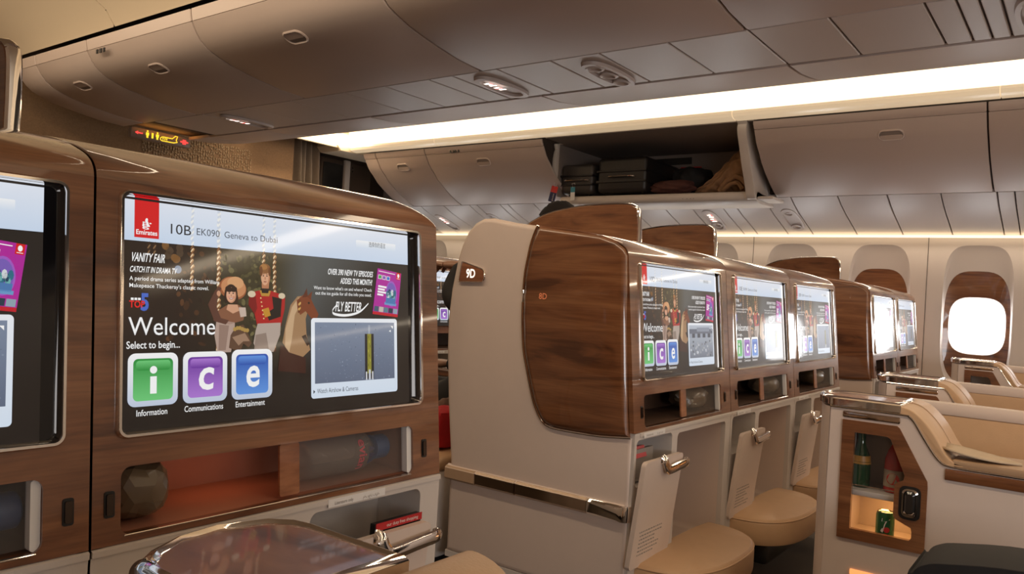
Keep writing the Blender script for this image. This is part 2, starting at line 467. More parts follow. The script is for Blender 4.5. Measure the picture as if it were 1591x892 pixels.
# ------------------------------------------------------------------ overhead bins
CB = [(1.80, 2.185), (1.803, 2.16), (1.808, 2.133), (1.83, 2.093), (1.855, 2.063), (1.89, 2.037), (1.94, 2.018), (1.997, 2.0), (2.07, 1.985), (2.142, 1.973), (2.26, 1.957), (2.405, 1.950)]
mir = lambda pr: [(5.24 - p[0], p[1]) for p in pr]
def off(pr, d):
    out = []
    for i, p in enumerate(pr):
        a = pr[max(i - 1, 0)]; b = pr[min(i + 1, len(pr) - 1)]
        tx, tz = b[0] - a[0], b[1] - a[1]; l = math.hypot(tx, tz); out.append((p[0] - tz / l * d, p[1] + tx / l * d))
    return out
def bin_handle(root, pr, x, yc, sgn, name='latch_handle', wy=.115, flip=False, up=.06):
    # oval recessed paddle on a swept profile, at profile abscissa x, centred on yc
    for a, b in zip(pr[:-1], pr[1:]):
        if min(a[0], b[0]) <= x <= max(a[0], b[0]):
            t = (x - a[0]) / (b[0] - a[0]); p = Vector((x, a[1] + (b[1] - a[1]) * t)); d = (Vector(b) - Vector(a)).normalized(); break
    if d.y > 0: d = -d                     # d runs down the door
    nrm = Vector((d.y, -d.x)) if sgn < 0 else Vector((-d.y, d.x))
    if nrm.x * sgn < 0: nrm = -nrm
    def F(u, v, q): # u along Y, v down the door, q outwards
        w_ = p + d * v + nrm * q; return (w_.x, yc + u, w_.y)
    m1 = MB(); outer = rr(-wy / 2, -up / 2 - .006, wy / 2, up / 2 + .006, .03); inner = rr(-wy / 2 + .008, -up / 2 + .002, wy / 2 - .008, up / 2 - .002, .024)
    mid_ = rr(-wy / 2 + .004, -up / 2 - .002, wy / 2 - .004, up / 2 + .002, .027)
    m1.loft([[F(p[0], p[1], q) for p in l] for l, q in ((outer, -.004), (outer, .003), (mid_, .0065), (inner, .003), (inner, -.004))])
    h = m1.build(name, BINP, root)
    m2 = MB(); m2.plate(inner, [], lambda u, v, q: F(u, v, .0022 - q), .002); m2.build('finger_recess', RECESS, h)
    m3 = MB(); m3.plate(rr(-wy / 2 + .009, -up / 2 + .003 if not flip else .000, wy / 2 - .009, .006 if not flip else up / 2 - .003, .008), [], lambda u, v, q: F(u, v, .005 - q), .004); m3.build('paddle', BINP, h)
def center_bin(ya, yb, label, hy=None, cap=False):
    t = thing('overhead_bin', label, 'overhead bin', (2.62, (ya + yb) / 2, 1.95), 'centre overhead bins')
    g = .004
    for nm, pr, sg in (('door', CB, 1), ('far_door', mir(CB), -1)):
        dp = pr[2:]; rp = pr[:3]
        m = MB(); q = dp + list(reversed(off(dp, .018 * sg)))
        m.prism(q, 'Y', ya - g, yb + g, .005, 2); m.build(nm, BINP, t)
        m = MB(); q = [(p[0], p[1] + (.0025 if i == 2 else 0)) for i, p in enumerate(rp)]
        q = q + list(reversed(off(q, .018 * sg))); m.prism(q, 'Y', ya - g, yb + g, .003, 1); m.build('top_rail', BINP, t)
    m = MB(); inn = off(CB, .025); q = inn + list(reversed(mir(inn)))
    m.prism(q, 'Y', ya, yb); m.build('body', SEAM, t)
    if hy: bin_handle(t, CB, 1.925, hy, -1)
    return t
center_bin(4.80, 4.56, 'narrow end cap section of the centre bins at the forward end, without latch')
center_bin(4.56, 4.0, 'short centre overhead bin nearest the brown front wall', 4.278)
c2 = center_bin(4.0, 3.09, 'centre overhead bin with small dark pictogram on its top rail, second from the forward end', 3.541)
center_bin(3.09, 2.005, 'long centre overhead bin whose white latch is nearest the top left of the photo middle', 2.547)
center_bin(2.005, .93, 'centre overhead bin above the lit seat belt sign, upper edge out of frame', 1.46)
center_bin(.93, -.155, 'centre overhead bin at the top right corner of the photo', .39)
m = MB(); m.box((1.795, 3.80, 2.10), (1.80, 3.815, 2.12)); m.box((1.795, 3.83, 2.10), (1.80, 3.85, 2.12)); m.box((1.795, 3.865, 2.10), (1.80, 3.88, 2.12))
m.build('pictogram', BLACK, c2)
# rounded front end of the centre bin row
SB = [(4.462, 2.152), (4.465, 2.141), (4.475, 2.12), (4.486, 2.106), (4.53, 2.04), (4.555, 2.015), (4.585, 1.991), (4.64, 1.937), (4.71, 1.89), (4.796, 1.841), (4.88, 1.80), (4.945, 1.776)]
def side_bin(ya, yb, label, hy=None, marks=None):
    t = thing('overhead_bin', label, 'overhead bin', (4.95, (ya + yb) / 2, 1.776), 'starboard overhead bins')
    g = .004; dp = SB[3:]; rp = SB[:4]
    m = MB(); m.prism(dp + list(reversed(off(dp, .018))), 'Y', ya - g, yb + g, .005, 2); m.build('door', BINP, t)
    q = [(p[0], p[1] + (.003 if i == 3 else 0)) for i, p in enumerate(rp)]
    m = MB(); m.prism(q + list(reversed(off(q, .018))), 'Y', ya - g, yb + g, .003, 1); m.build('top_rail', BINP, t)
    m = MB(); inn = off(SB, .022); m.prism(inn + [(5.45, 1.80), (5.45, 2.2), (4.6, 2.2)], 'Y', ya, max(yb, 3.205) if yb > 3 else yb); m.build('body', SEAM, t)
    if hy: bin_handle(t, SB, 4.535, hy, -1, wy=.13, flip=True, up=.055)
    if marks:
        m = MB()
        for dy in (-.03, .0, .02, .05): m.box((4.4715, marks + dy, 2.108), (4.478, marks + dy + .014, 2.126))
        m.build('pictogram', BLACK, t)
    return t
side_bin(4.93, 4.785, 'narrow end cap of the starboard bins beside the galley cupboard')
side_bin(4.785, 4.243, 'small closed starboard overhead bin at the forward end', 4.524)
side_bin(4.243, 3.135, 'closed starboard overhead bin left of the open bin of luggage', 3.70, 3.92)
side_bin(1.654, .48, 'closed starboard overhead bin right of the open bin of luggage', .923)
side_bin(.48, -.6, 'closed starboard overhead bin at the far right edge of the photo', -.05)
side_bin(-.6, -1.8, 'closed starboard overhead bin behind the photo right edge', -1.2)
# the open bin
t = thing('overhead_bin', 'open starboard overhead bin filled with suitcases and coats', 'overhead bin', (4.95, 2.4, 1.72), 'starboard overhead bins')
side = [(5.45, 1.76), (4.80, 1.752), (4.735, 1.735), (4.70, 1.75), (4.665, 1.82), (4.60, 1.92), (4.54, 2.03), (4.50, 2.10), (4.50, 2.15), (4.56, 2.19), (5.45, 2.19)]
side = smoothpts(side, 3)
m = MB(); m.prism(side, 'Y', 1.755, 1.70, .012, 2); m.build('side_wall', BEIGE2, t)
sidel = smoothpts([(5.45, 1.80), (4.90, 1.80), (4.83, 1.84), (4.765, 1.90), (4.705, 1.97), (4.70, 2.06), (4.72, 2.13), (4.77, 2.18), (5.45, 2.19)], 3)
m = MB(); m.prism(sidel, 'Y', 3.20, 3.165, .012, 2); m.build('side_wall', BEIGE2, t)
m = MB(); m.box((4.735, 3.160, 1.79), (5.37, 3.166, 2.17)); m.build('wall_shade_plate', BINSHADE, t)  # added dark plate imitating shade on the inner side wall
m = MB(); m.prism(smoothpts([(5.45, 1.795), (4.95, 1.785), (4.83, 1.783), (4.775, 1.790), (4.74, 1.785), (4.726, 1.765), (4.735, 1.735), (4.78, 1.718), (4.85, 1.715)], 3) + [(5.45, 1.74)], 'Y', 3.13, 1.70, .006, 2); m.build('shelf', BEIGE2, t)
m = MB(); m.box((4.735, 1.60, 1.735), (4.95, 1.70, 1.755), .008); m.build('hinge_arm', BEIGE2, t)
m = MB(); m.box((5.36, 1.72, 1.78), (5.39, 3.17, 2.19)); m.build('back_panel', BINSHADE, t)  # back and top panels carry the painted interior shade
m = MB(); m.box((4.50, 1.66, 2.165), (5.42, 3.13, 2.19)); m.box((4.74, 3.13, 2.165), (5.42, 3.165, 2.19)); m.build('top_panel', BINSHADE, t)
m = MB()
for k, dx in enumerate((0, .03, .055, .075)): m.box((4.727, 2.18 - dx, 1.748), (4.731, 2.19 - dx - .004, 1.762))
m.build('pictogram', BLACK, t)
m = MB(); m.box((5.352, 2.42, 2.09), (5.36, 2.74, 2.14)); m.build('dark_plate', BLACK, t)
m = MB()
m.plate(rr(0, 0, .16, .09, .004), [rr(.012, .012, .148, .078, .003)], lambda u, v, q: (5.354 + q, 2.50 - u, 1.98 + v), .006); m.mi = 1
m.box((5.357, 2.345, 1.985), (5.36, 2.495, 2.065)); m.build('placard', [REDT, WHITE], t)

# bin contents
def suitcase(label, y0, y1, z0, h, m_, m2):
    t = thing('suitcase', label, 'suitcase', (5.0, (y0 + y1) / 2, z0), 'suitcases in the open bin')
    b = MB(); b.box((4.755, y0, z0 + .012), (5.30, y1, z0 + h), .03, 4); b.build('shell', m_, t)
    for k in (.34, .62):
        b = MB(); b.box((4.748, y0 - .002, z0 + h * k - .008), (5.2, y1 + .002, z0 + h * k + .008), .004); b.build('zip_band', SUITB, t)
    b = MB(); yc = (y0 + y1) / 2
    b.tube(smoothpts([(4.755, yc - .10, z0 + h * .47), (4.742, yc - .08, z0 + h * .48), (4.738, yc, z0 + h * .48), (4.742, yc + .08, z0 + h * .48), (4.755, yc + .10, z0 + h * .47)], 3), .007); b.build('carry_handle', m2, t)
    for yy in (y0 + .05, y1 - .05):
        b = MB(); b.lathe([(.012, -.008), (.014, 0), (.012, .008)], (4.82, yy, z0 + .014), 'Y', 12); b.build('wheel', BLACK, t)
    return t
suitcase('charcoal hard suitcase with pale rounded top, at the left end of the open bin', 2.885, 3.150, 1.797, .225, SUITG, CHROME)
suitcase('large black suitcase with silver handle, middle of the open bin', 2.47, 2.85, 1.797, .258, SUITB, CHROME)
m = MB(); crumple(m, (5.12, 2.29, 1.91), (.15, .14, .108), .28, 5, 4, .75); tag(m.build('backpack', CLOTHK), 'crumpled black soft bag right of the large black suitcase', 'bag')
m = MB(); crumple(m, (4.86, 2.32, 1.845), (.075, .155, .047), .4, 9, 4, .8); tag(m.build('scarf', CLOTHB), 'folded dark maroon garment lying in front of the black soft bag', 'clothing')
def jacket():
    m = MB(); rings = []
    for i in range(33):
        s_ = i / 32; y = 2.16 - s_ * .37; h = .05 + .25 * min(1, s_ * 1.55) ** 1.1; ring = []
        for k in range(64):
            a = 2 * PI * k / 64
            wob = 1 + .10 * math.sin(3 * a + s_ * 7) + .10 * abs(math.sin(5 * a - s_ * 14)) - .05 + .06 * math.sin(9 * a + s_ * 19)
            ring.append((5.0 + math.cos(a) * (.12 + .05 * s_) * wob, y + .02 * math.sin(2 * a), 1.797 + h / 2 + math.sin(a) * h / 2 * wob * .96 + .004))
        rings.append(ring)
    m.loft(rings, True, True, True)
    o = m.build('jacket', JACKET, None, 60); tag(o, 'tan brown jacket bundled against the right side of the open bin', 'jacket')
    m2 = MB()
    m2.tube(smoothpts([(4.885, 2.0, 1.82), (4.86, 1.95, 1.87), (4.855, 1.88, 1.90), (4.86, 1.82, 1.86), (4.875, 1.80, 1.82)], 5), .018, 10)
    m2.tube(smoothpts([(4.87, 1.97, 1.82), (4.85, 1.92, 1.85), (4.85, 1.87, 1.86), (4.86, 1.84, 1.82)], 5), .014, 10)
    m2.build('sleeve_fold', JACKET, o)
jacket()
def luggage_tag(label, y, z, w_, h, tilt, m1, m2, txt=None):
    t = thing('luggage_tag', label, 'luggage tag', (4.715, y, z), 'luggage tags')
    c, s_ = math.cos(tilt), math.sin(tilt)
    F = lambda u, v, q: (4.715 + q, y - (u * c - v * s_), z + u * s_ + v * c)
    m = MB(); m.plate(rr(-w_ / 2, -h, w_ / 2, -h * .38, .004), [], F, .002); m.build('lower_panel', m1, t)
    m = MB(); m.plate(rr(-w_ / 2, -h * .40, w_ / 2, 0, .004), [], lambda u, v, q: F(u, v, q - .0005), .002); m.build('upper_panel', m2, t)
    m = MB(); m.tube([F(0, -.005, 0), (4.70, y + .0, z + .02), (4.735, y + .02 * (1 if tilt > 0 else 0), z + .03), (4.80, y + .02, 1.835)], .0015, 6); m.build('string', WHITE, t)
    if txt:
        m = MB(); m.text(txt, lambda u, v: F(v * 1.0 + .004, u - h * .92, -.003), .012, h * .45); m.build('lettering', WHITE, t)
luggage_tag('red and navy luggage tag hanging over the open bin lip', 3.17, 1.862, .055, .115, -.25, NAVY, REDT, 'Emirates')
luggage_tag('white luggage tag with teal top hanging over the open bin lip', 3.018, 1.852, .036, .095, 0, WHITE, TEAL)

# ------------------------------------------------------------------ service units on the rails
def oval_unit(name, label, cat, F, lx, ly, lamps=0, sign=False, amber=False, group=None, org=(0, 0, 0)):
    t = thing(name, label, cat, org, group)
    rings = []
    for sc_, h in ((1.0, 0.0), (.97, .012), (.80, .013), (.74, .004)):
        rings.append([F(p[0], p[1], h) for p in squircle(0, 0, lx / 2 * sc_ - (1 - sc_) * 0, ly / 2 * (sc_ if sc_ > .9 else sc_ - .05), 2.6, 40)])
    m = MB(); m.loft(rings); m.add(rings[-1], [tuple(range(40))]); m.build('housing', PSUP, t)
    for k in range(lamps):
        x = (k - (lamps - 1) / 2) * lx * .62 / max(lamps - 1, 1) if lamps > 1 else lx * .2
        m = MB(); q = [[F(x + r * math.cos(a_), r * math.sin(a_), h) for a_ in [2 * PI * i / 18 for i in range(18)]] for r, h in ((ly * .30, .004), (ly * .30, .014), (ly * .22, .016), (ly * .17, .008))]
        m.loft(q); m.mi = 1; m.add(q[-1], [tuple(range(18))]); m.build('reading_lamp', [PSUP, AMBL if amber else CHROME], t)
    if sign:
        for cx, mm in ((-lx * .26, 0), (-lx * .06, 1)):
            m = MB(); w2 = lx * .075; h2 = ly * .10
            m.prism_like = None
            def bar(x0, y0, x1, y1, dz=.016): m.add([F(x0, y0, dz), F(x1, y0, dz), F(x1, y1, dz), F(x0, y1, dz)], [(0, 1, 2, 3)])
            bar(cx - w2, -h2, cx + w2, h2 * .3); bar(cx + w2 * .4, -h2 * 2.0, cx + w2, h2); bar(cx - w2 * .9, h2 * .5, cx - w2 * .2, h2 * 1.2)
            m.mi = 1; 
            if mm: bar(cx - w2 * .3, -h2 * 1.6, cx + w2 * .1, h2 * 1.4, .0162)
            else: bar(cx - w2 * .9, -h2 * 1.8, cx + w2 * .1, -h2 * 1.2, .0162)
            m.build('lit_pictogram', [SIGNW, SIGNR], t)
    return t
def Fc(x, y): return lambda u, v, h: (x + u, y + v, 1.949 - h)
oval_unit('seat_sign', 'oval ceiling unit with lit red and white seat belt pictograms above the centre block', 'sign', Fc(2.62, 2.06), .33, .12, 0, True, org=(2.62, 2.06, 1.95), group='seat belt sign units')
oval_unit('reading_light_unit', 'oval ceiling unit with three unlit reading lamps above the centre block', 'reading light', Fc(2.64, 1.555), .34, .12, 3, org=(2.64, 1.555, 1.95), group='ceiling reading lights')
oval_unit('reading_light_unit', 'oval ceiling unit with glowing amber lamps at the top right corner', 'reading light', Fc(2.62, .165), .33, .12, 3, amber=True, org=(2.62, .165, 1.95), group='ceiling reading lights')
oval_unit('seat_sign', 'small pair of lit seat belt pictograms under the forward centre bins', 'sign', Fc(2.62, 3.847), .33, .11, 0, True, org=(2.62, 3.847, 1.95), group='seat belt sign units')
def Fs(yc, xc=5.235):
    d = Vector((.36, -.125)).normalized(); n = Vector((-.325, -.945)).normalized()
    zc = 1.664 + (5.25 - xc) * .33 + .004
    return lambda u, v, h: (xc + d.x * u + n.x * (h + .002), yc + v, zc + d.y * u + n.y * (h + .002))
for yc, lab, la, sg in ((4.635, 'oval starboard unit with three glowing seat belt pictograms above the far window', 0, True), (4.06, 'oval starboard unit partly hidden behind the beige shell top', 2, False),
                     (2.17, 'oval starboard unit with one lit pictogram, under the open bin', 1, True), (1.63, 'oval starboard unit with two unlit lamps under the closed right bin', 2, False), (-.25, 'oval starboard unit beyond the right edge of the photo', 2, False)):
    oval_unit('reading_light_unit' if la else 'seat_sign', lab, 'reading light' if la else 'sign', Fs(yc), .33, .115, la, sg, org=(5.25, yc, 1.66), group='starboard service units')

# lavatory sign under the forward end of the centre bins
t = thing('lavatory_sign', 'lit amber lavatory and aircraft sign hanging under the forward centre bins', 'sign', (2.66, 4.82, 1.94))
m = MB(); m.box((2.462, 4.806, 1.898), (2.86, 4.85, 1.968), .012); m.build('housing', plain('smoked_sign_plastic', (.30, .23, .185), .35), t)
m = MB(); Fz = 4.8045
def sq(x0, z0, x1, z1): m.add([(x0, Fz, z0), (x1, Fz, z0), (x1, Fz, z1), (x0, Fz, z1)], [(0, 1, 2, 3)])
for x in (2.565, 2.63): 
    m.lathe([(0.0001, -.001), (.006, 0)], (x, Fz, 1.953), 'Y', 10); sq(x - .010, 1.927, x + .010, 1.945); sq(x - .006, 1.912, x + .006, 1.927)
sq(2.592, 1.914, 2.604, 1.948)
m.tube([(2.65, Fz, 1.918), (2.652, Fz, 1.93), (2.665, Fz, 1.937), (2.73, Fz, 1.937), (2.75, Fz, 1.957), (2.764, Fz, 1.957), (2.757, Fz, 1.93), (2.765, Fz, 1.92), (2.74, Fz, 1.912), (2.66, Fz, 1.912)], .0028, 6, True, up=(0, 1, 0))
for x in (2.665, 2.678, 2.69): sq(x, 1.92, x + .006, 1.932)
m.build('amber_pictogram', SIGNY, t)
m = MB(); sq(2.49, 1.929, 2.535, 1.937); m.add([(2.485, Fz, 1.933), (2.505, Fz, 1.945), (2.505, Fz, 1.922)], [(0, 1, 2)]); sq(2.785, 1.925, 2.84, 1.935); sq(2.80, 1.915, 2.825, 1.945)
m.build('red_pictogram', SIGNR, t)
area('lavatory_sign_lamp', (2.64, 4.74, 1.925), (math.radians(180), 0, 0), .3, .02, .25, (1, .40, .08))

# galley corner: curtain, cupboard
m = MB(); rings = []
for j in range(9):
    z = 1.25 + 1.03 * j / 8; a = []
    for i in range(61):
        u = i / 60; a.append((3.99 + .36 * u * (1 - .1 * j / 8), 5.30 + .035 * math.sin(u * 34 + .5 * math.sin(j)) + .02 * math.sin(u * 13), z))
    rings.append(a)
m.loft(rings, False); cu = m.build('curtain', CURT, None, 80)
sm = cu.modifiers.new('thickness', 'SOLIDIFY'); sm.thickness = .006
tag(cu, 'gathered grey beige galley curtain hanging beside the patterned front wall', 'curtain')
m = MB()
for i in range(6): m.lathe([(.004, 0), (.004, .03)], (4.02 + .06 * i, 5.3, 2.27), 'Z', 8)
m.build('curtain_glider', BLACK, cu)
t = thing('galley_cupboard', 'dark brown galley cupboard with pale edge post, between curtain and bins', 'cupboard', (4.6, 5.5, FZ))
m = MB(); m.box((4.36, 5.32, FZ), (4.93, 5.9, 2.14), .01); m.build('body', GALLEY, t)
m = MB(); m.box((4.60, 5.29, FZ), (4.66, 5.325, 2.145), .008); m.build('edge_post', BEIGE2, t)
m = MB(); m.box((4.38, 5.31, 1.2), (4.59, 5.322, 2.10), .006); m.build('door', BLACK, t)
m = MB(); m.lathe([(.008, 0), (.008, -.008)], (4.70, 5.318, 2.09), 'Y', 10); m.lathe([(.008, 0), (.008, -.008)], (4.70, 5.318, 2.06), 'Y', 10); m.build('latch', CHROME, t)

# ------------------------------------------------------------------ screen picture
def mixc(a, b, t): return tuple(x + (y - x) * t for x, y in zip(a, b))
def hexc(h):
    return tuple(((int(h[i:i + 2], 16) / 255) ** 2.2) for i in (0, 2, 4))
def display_mesh(P, seat, pip='runway'):
    """P(u, v, layer) -> world point; u right 0..1, v down 0..1"""
    m = MB(); AS = .489 / .283
    W = hexc('f2f5fb')
    def quad(pts, cols, L):
        m.add([P(p[0], p[1], L) for p in pts], [tuple(range(len(pts)))], cols if isinstance(cols, list) else [cols] * len(pts))
    def rect(a, b, c, d, col, L, col2=None):
        quad([(a, b), (c, b), (c, d), (a, d)], [col, col, col2 or col, col2 or col], L)
    def ell(cx, cy, rx, ry, col, L, n=16, rot=0):
        quad([(cx + rx * math.cos(2 * PI * k / n) * math.cos(rot) - ry / AS * math.sin(2 * PI * k / n) * math.sin(rot), cy + (rx * math.cos(2 * PI * k / n) * math.sin(rot) * AS + ry * math.sin(2 * PI * k / n) * math.cos(rot))) for k in range(n)], col, L)
    def rrect(a, b, c, d, r, col, L, col2=None):
        pts = [(p[0], p[1] * AS) for p in rr(a, b / AS, c, d / AS, r, 5)]
        cols = [mixc(col, col2 or col, (p[1] - b) / (d - b)) for p in pts]; quad(pts, cols, L)
    def text(s, u0, vb, h, col, L, u1=None, bold=0, shear=0, al='L', ws=1):
        vs, fs, w_, cap = text_geo(s, bold); sy = h / cap
        sx = ((u1 - u0) / w_) if u1 else sy / AS * ws
        m.add([P(u0 + p[0] * sx + shear * p[1] * sy / AS, vb - p[1] * sy, L) for p in vs], fs, [col] * len(vs))
    # background photograph: brown dark left, foliage middle, grey sky right
    rnd = random.Random(11)
    def bgc(u, v):
        left = hexc('22150f'); mid = hexc('3a3420'); right = hexc('545858'); low = hexc('140e0c')
        c = mixc(left, mid, max(0, min(1, (u - .18) / .2)))
        c = mixc(c, right, max(0, min(1, (u - .46) / .1)))
        if u > .5: c = mixc(c, hexc('1e1b1a'), max(0, min(1, (u - .55) / .25 + (v - .35) * 1.6)))
        return mixc(c, low, max(0, min(1, (v - .5) / .3)))
    nu, nv = 36, 20
    vs = [P(i / nu, .194 + (1 - .194) * j / nv, 0) for j in range(nv + 1) for i in range(nu + 1)]
    cols = [bgc(i / nu, .194 + .806 * j / nv) for j in range(nv + 1) for i in range(nu + 1)]
    m.add(vs, [(j * (nu + 1) + i, j * (nu + 1) + i + 1, (j + 1) * (nu + 1) + i + 1, (j + 1) * (nu + 1) + i) for j in range(nv) for i in range(nu)], cols)
    for k in range(170):
        u = rnd.uniform(.27, .47); v = rnd.uniform(.21, .62)
        ell(u, v, rnd.uniform(.003, .011), rnd.uniform(.004, .014), mixc(hexc('2b2716'), hexc('6f6844'), rnd.random() ** 1.8), .4, 7, rnd.uniform(0, 3))
    for k in range(60):
        u = rnd.uniform(.12, .27); v = rnd.uniform(.2, .66)
        ell(u, v, rnd.uniform(.004, .014), rnd.uniform(.005, .018), mixc(hexc('22130c'), hexc('5b3a22'), rnd.random() ** 2), .4, 7, rnd.uniform(0, 3))
    for k in range(7): ell(.135 + .02 * math.cos(k), .23 + .03 * math.sin(k * 1.7), .010, .02, hexc('7a5530') if k % 2 else hexc('4a3a2c'), .6, 10, k)
    ell(.150, .305, .010, .018, hexc('7d8fa8'), .8)
    # header
    rect(0, 0, 1, .192, hexc('e9effa'), 1, hexc('cfe0f6'))
    rect(0, .006, 1, .016, hexc('0c0d12'), 2.2)  # dark line painted in to imitate the reflection along the bezel edge
    rect(.033, 0, .097, .177, hexc('d9181f'), 2)
    Wt = hexc('ffffff')
    for (cx, cy, rx, ry, ro) in ((.064, .100, .0035, .010, .2), (.060, .112, .007, .004, .3), (.066, .112, .003, .012, -.3), (.062, .124, .0095, .005, 0), (.069, .121, .005, .004, .8), (.062, .135, .009, .005, .1), (.056, .121, .0025, .010, 0), (.074, .112, .003, .003, 0)):
        ell(cx, cy, rx, ry, Wt, 3, 14, ro)
    for (cx, cy) in ((.061, .124), (.062, .135), (.060, .113)): ell(cx, cy, .004, .0022, hexc('d9181f'), 4, 10)
    text('Emirates', .0375, .163, .020, Wt, 3, .0925, bold=.02)
    text(seat, .129, .147, .044, hexc('20242c'), 2, .186)
    text('EK090', .202, .141, .031, hexc('4c535e'), 2, .270)
    text('Geneva to Dubai', .285, .141, .030, hexc('4c535e'), 2, .459)
    rrect(.763, .078, .941, .121, .003, hexc('fbfdff'), 2, hexc('d8e6f7'))
    text('选择你的语言', .818, .107, .022, hexc('2a3038'), 3, .893)
    # left texts
    text('VANITY FAIR', .024, .280, .036, Wt, 3, .113, bold=.02, shear=.18)
    text('CATCH IT IN DRAMA TV', .022, .326, .024, Wt, 3, .145, bold=.02, shear=.18)
    text('A period drama series adapted from William', .022, .362, .017, Wt, 3, .268, bold=.005)
    text("Makepeace Thackeray's classic novel.", .022, .392, .017, Wt, 3, .238, bold=.005)
    text('TOP', .022, .478, .028, hexc('e02020'), 3, .062, bold=.03)
    for k in range(3): rect(.026 + k * .009, .437, .033 + k * .009, .447, Wt, 3)
    text('5', .051, .488, .068, hexc('4468c8'), 2.6, .072, bold=.04)
    text('Welcome', .020, .596, .076, Wt, 5, .257)
    text('Select to begin...', .016, .653, .030, Wt, 5, .156, bold=.01)
    # ropes
    def rope(u, v0, v1, rw, c1, c2, L):
        v = v0; k = 0
        while v < v1:
            ell(u + .0012 * math.sin(k), v, rw, .012, c1 if k % 2 else c2, L, 8, .6); v += .0125; k += 1
    for u, rw, ve in ((.190, .0042, .40), (.268, .0065, .70), (.412, .0045, .26), (.449, .0055, .68)):
        rope(u, .20, ve, rw, hexc('b98a5a'), hexc('4a2a16'), 1.4); rope(u - .002, .20, ve, rw * .4, hexc('f0d8b4'), hexc('8a5c34'), 1.6)
        rope(u, .02, .188, rw * .7, hexc('f6f6f2'), hexc('d3dcea'), 1.3)
    rope(.085, .20, .24, .002, hexc('8a6a4a'), hexc('3a2414'), 1.4); rope(.07, .20, .24, .002, hexc('8a6a4a'), hexc('3a2414'), 1.4)
    # young woman in a straw hat
    ell(.312, .378, .043, .055, hexc('9a5836'), 1.7, 24, .15); ell(.314, .374, .039, .048, hexc('c98a5e'), 1.75, 24, .15); ell(.320, .352, .026, .030, hexc('d8a070'), 1.8, 20)
    ell(.306, .405, .0205, .046, hexc('2e1b12'), 1.9, 20); ell(.322, .428, .007, .026, hexc('3a2318'), 1.95); ell(.290, .425, .006, .026, hexc('2a1810'), 1.95)
    quad([(.292, .46), (.328, .455), (.352, .478), (.345, .53), (.30, .55), (.252, .53), (.262, .49)], hexc('85573f'), 2.0)
    quad([(.296, .455), (.326, .455), (.332, .484), (.312, .498), (.292, .48)], hexc('d39e7d'), 2.1)
    quad([(.33, .468), (.352, .468), (.355, .51), (.336, .515)], hexc('c9b3a4'), 2.15)
    ell(.3065, .411, .0155, .037, hexc('c98d6c'), 2.2, 24); ell(.3050, .410, .0130, .033, hexc('e0ab8b'), 2.22, 24); ell(.2985, .383, .011, .014, hexc('2e1b12'), 2.25, 14, .3); ell(.315, .383, .010, .013, hexc('2e1b12'), 2.25, 14, -.3); ell(.2985, .420, .004, .006, hexc('dc9a80'), 2.26); ell(.314, .420, .0035, .006, hexc('cf8d72'), 2.26)
    for e in (.3005, .3125): ell(e, .402, .0026, .0035, hexc('2a1710'), 2.3, 8); ell(e, .394, .0036, .0016, hexc('3a2118'), 2.3, 8)
    ell(.3065, .413, .0018, .006, hexc('bf8263'), 2.3, 8); ell(.3065, .427, .0065, .0045, hexc('8e2f2c'), 2.3, 10); ell(.3065, .4265, .0052, .0022, hexc('f0e2da'), 2.4, 10)
    quad([(.236, .458), (.256, .395), (.268, .372), (.276, .38), (.266, .42), (.262, .47), (.275, .52), (.30, .53), (.29, .55), (.255, .535)], hexc('5c392e'), 2.05)
    ell(.268, .405, .006, .013, hexc('cf9877'), 2.2)
    quad([(.262, .525), (.318, .54), (.318, .60), (.306, .68), (.265, .68), (.256, .60)], hexc('b49a8c'), 2.0)
    quad([(.27, .55), (.30, .555), (.29, .67), (.268, .67)], hexc('94796c'), 2.06)
    # man in a red coat
    quad([(.364, .398), (.398, .382), (.436, .382), (.486, .405), (.484, .47), (.470, .56), (.392, .565), (.382, .50), (.362, .455)], hexc('ab1a1c'), 2.0)
    quad([(.364, .398), (.384, .40), (.39, .47), (.382, .50), (.362, .455)], hexc('7c0a10'), 2.06)
    quad([(.398, .383), (.436, .383), (.430, .41), (.404, .41)], hexc('b98a36'), 2.1); quad([(.403, .372), (.430, .372), (.427, .395), (.406, .395)], hexc('1e1614'), 2.15)
    ell(.372, .402, .013, .016, hexc('d9c7a8'), 2.1); ell(.474, .406, .012, .015, hexc('d9c7a8'), 2.1)
    for k in range(6): ell(.402 + .002 * k, .42 + .02 * k, .0025, .004, hexc('e8cf8e'), 2.2, 8)
    quad([(.44, .41), (.474, .42), (.470, .51), (.430, .53), (.42, .495), (.445, .47)], hexc('15100f'), 2.12); quad([(.408, .475), (.428, .465), (.436, .505), (.416, .515)], hexc('c28a2c'), 2.2)
    quad([(.392, .545), (.470, .54), (.468, .60), (.445, .685), (.392, .685), (.378, .64), (.385, .58)], hexc('b3a296'), 2.05); quad([(.385, .60), (.42, .59), (.43, .68), (.38, .68)], hexc('8f7c70'), 2.07)
    ell(.418, .316, .0155, .045, hexc('bd7f5c'), 2.2, 24); ell(.4155, .315, .0130, .041, hexc('dba582'), 2.22, 24); ell(.416, .274, .0185, .025, hexc('8a5a32'), 2.3, 18); ell(.412, .266, .012, .014, hexc('a9743f'), 2.32); quad([(.405, .345), (.430, .345), (.428, .385), (.406, .385)], hexc('b87a58'), 2.05); ell(.403, .288, .005, .025, hexc('6e3f20'), 2.35); ell(.431, .288, .004, .022, hexc('6e3f20'), 2.35)
    for e in (.4105, .4225): ell(e, .310, .0026, .0032, hexc('2c1a12'), 2.4, 8); ell(e, .301, .004, .0016, hexc('5a3218'), 2.4, 8)
    ell(.4165, .322, .0018, .008, hexc('b0724f'), 2.4, 8); ell(.4165, .339, .0055, .0026, hexc('8c4436'), 2.4, 10)
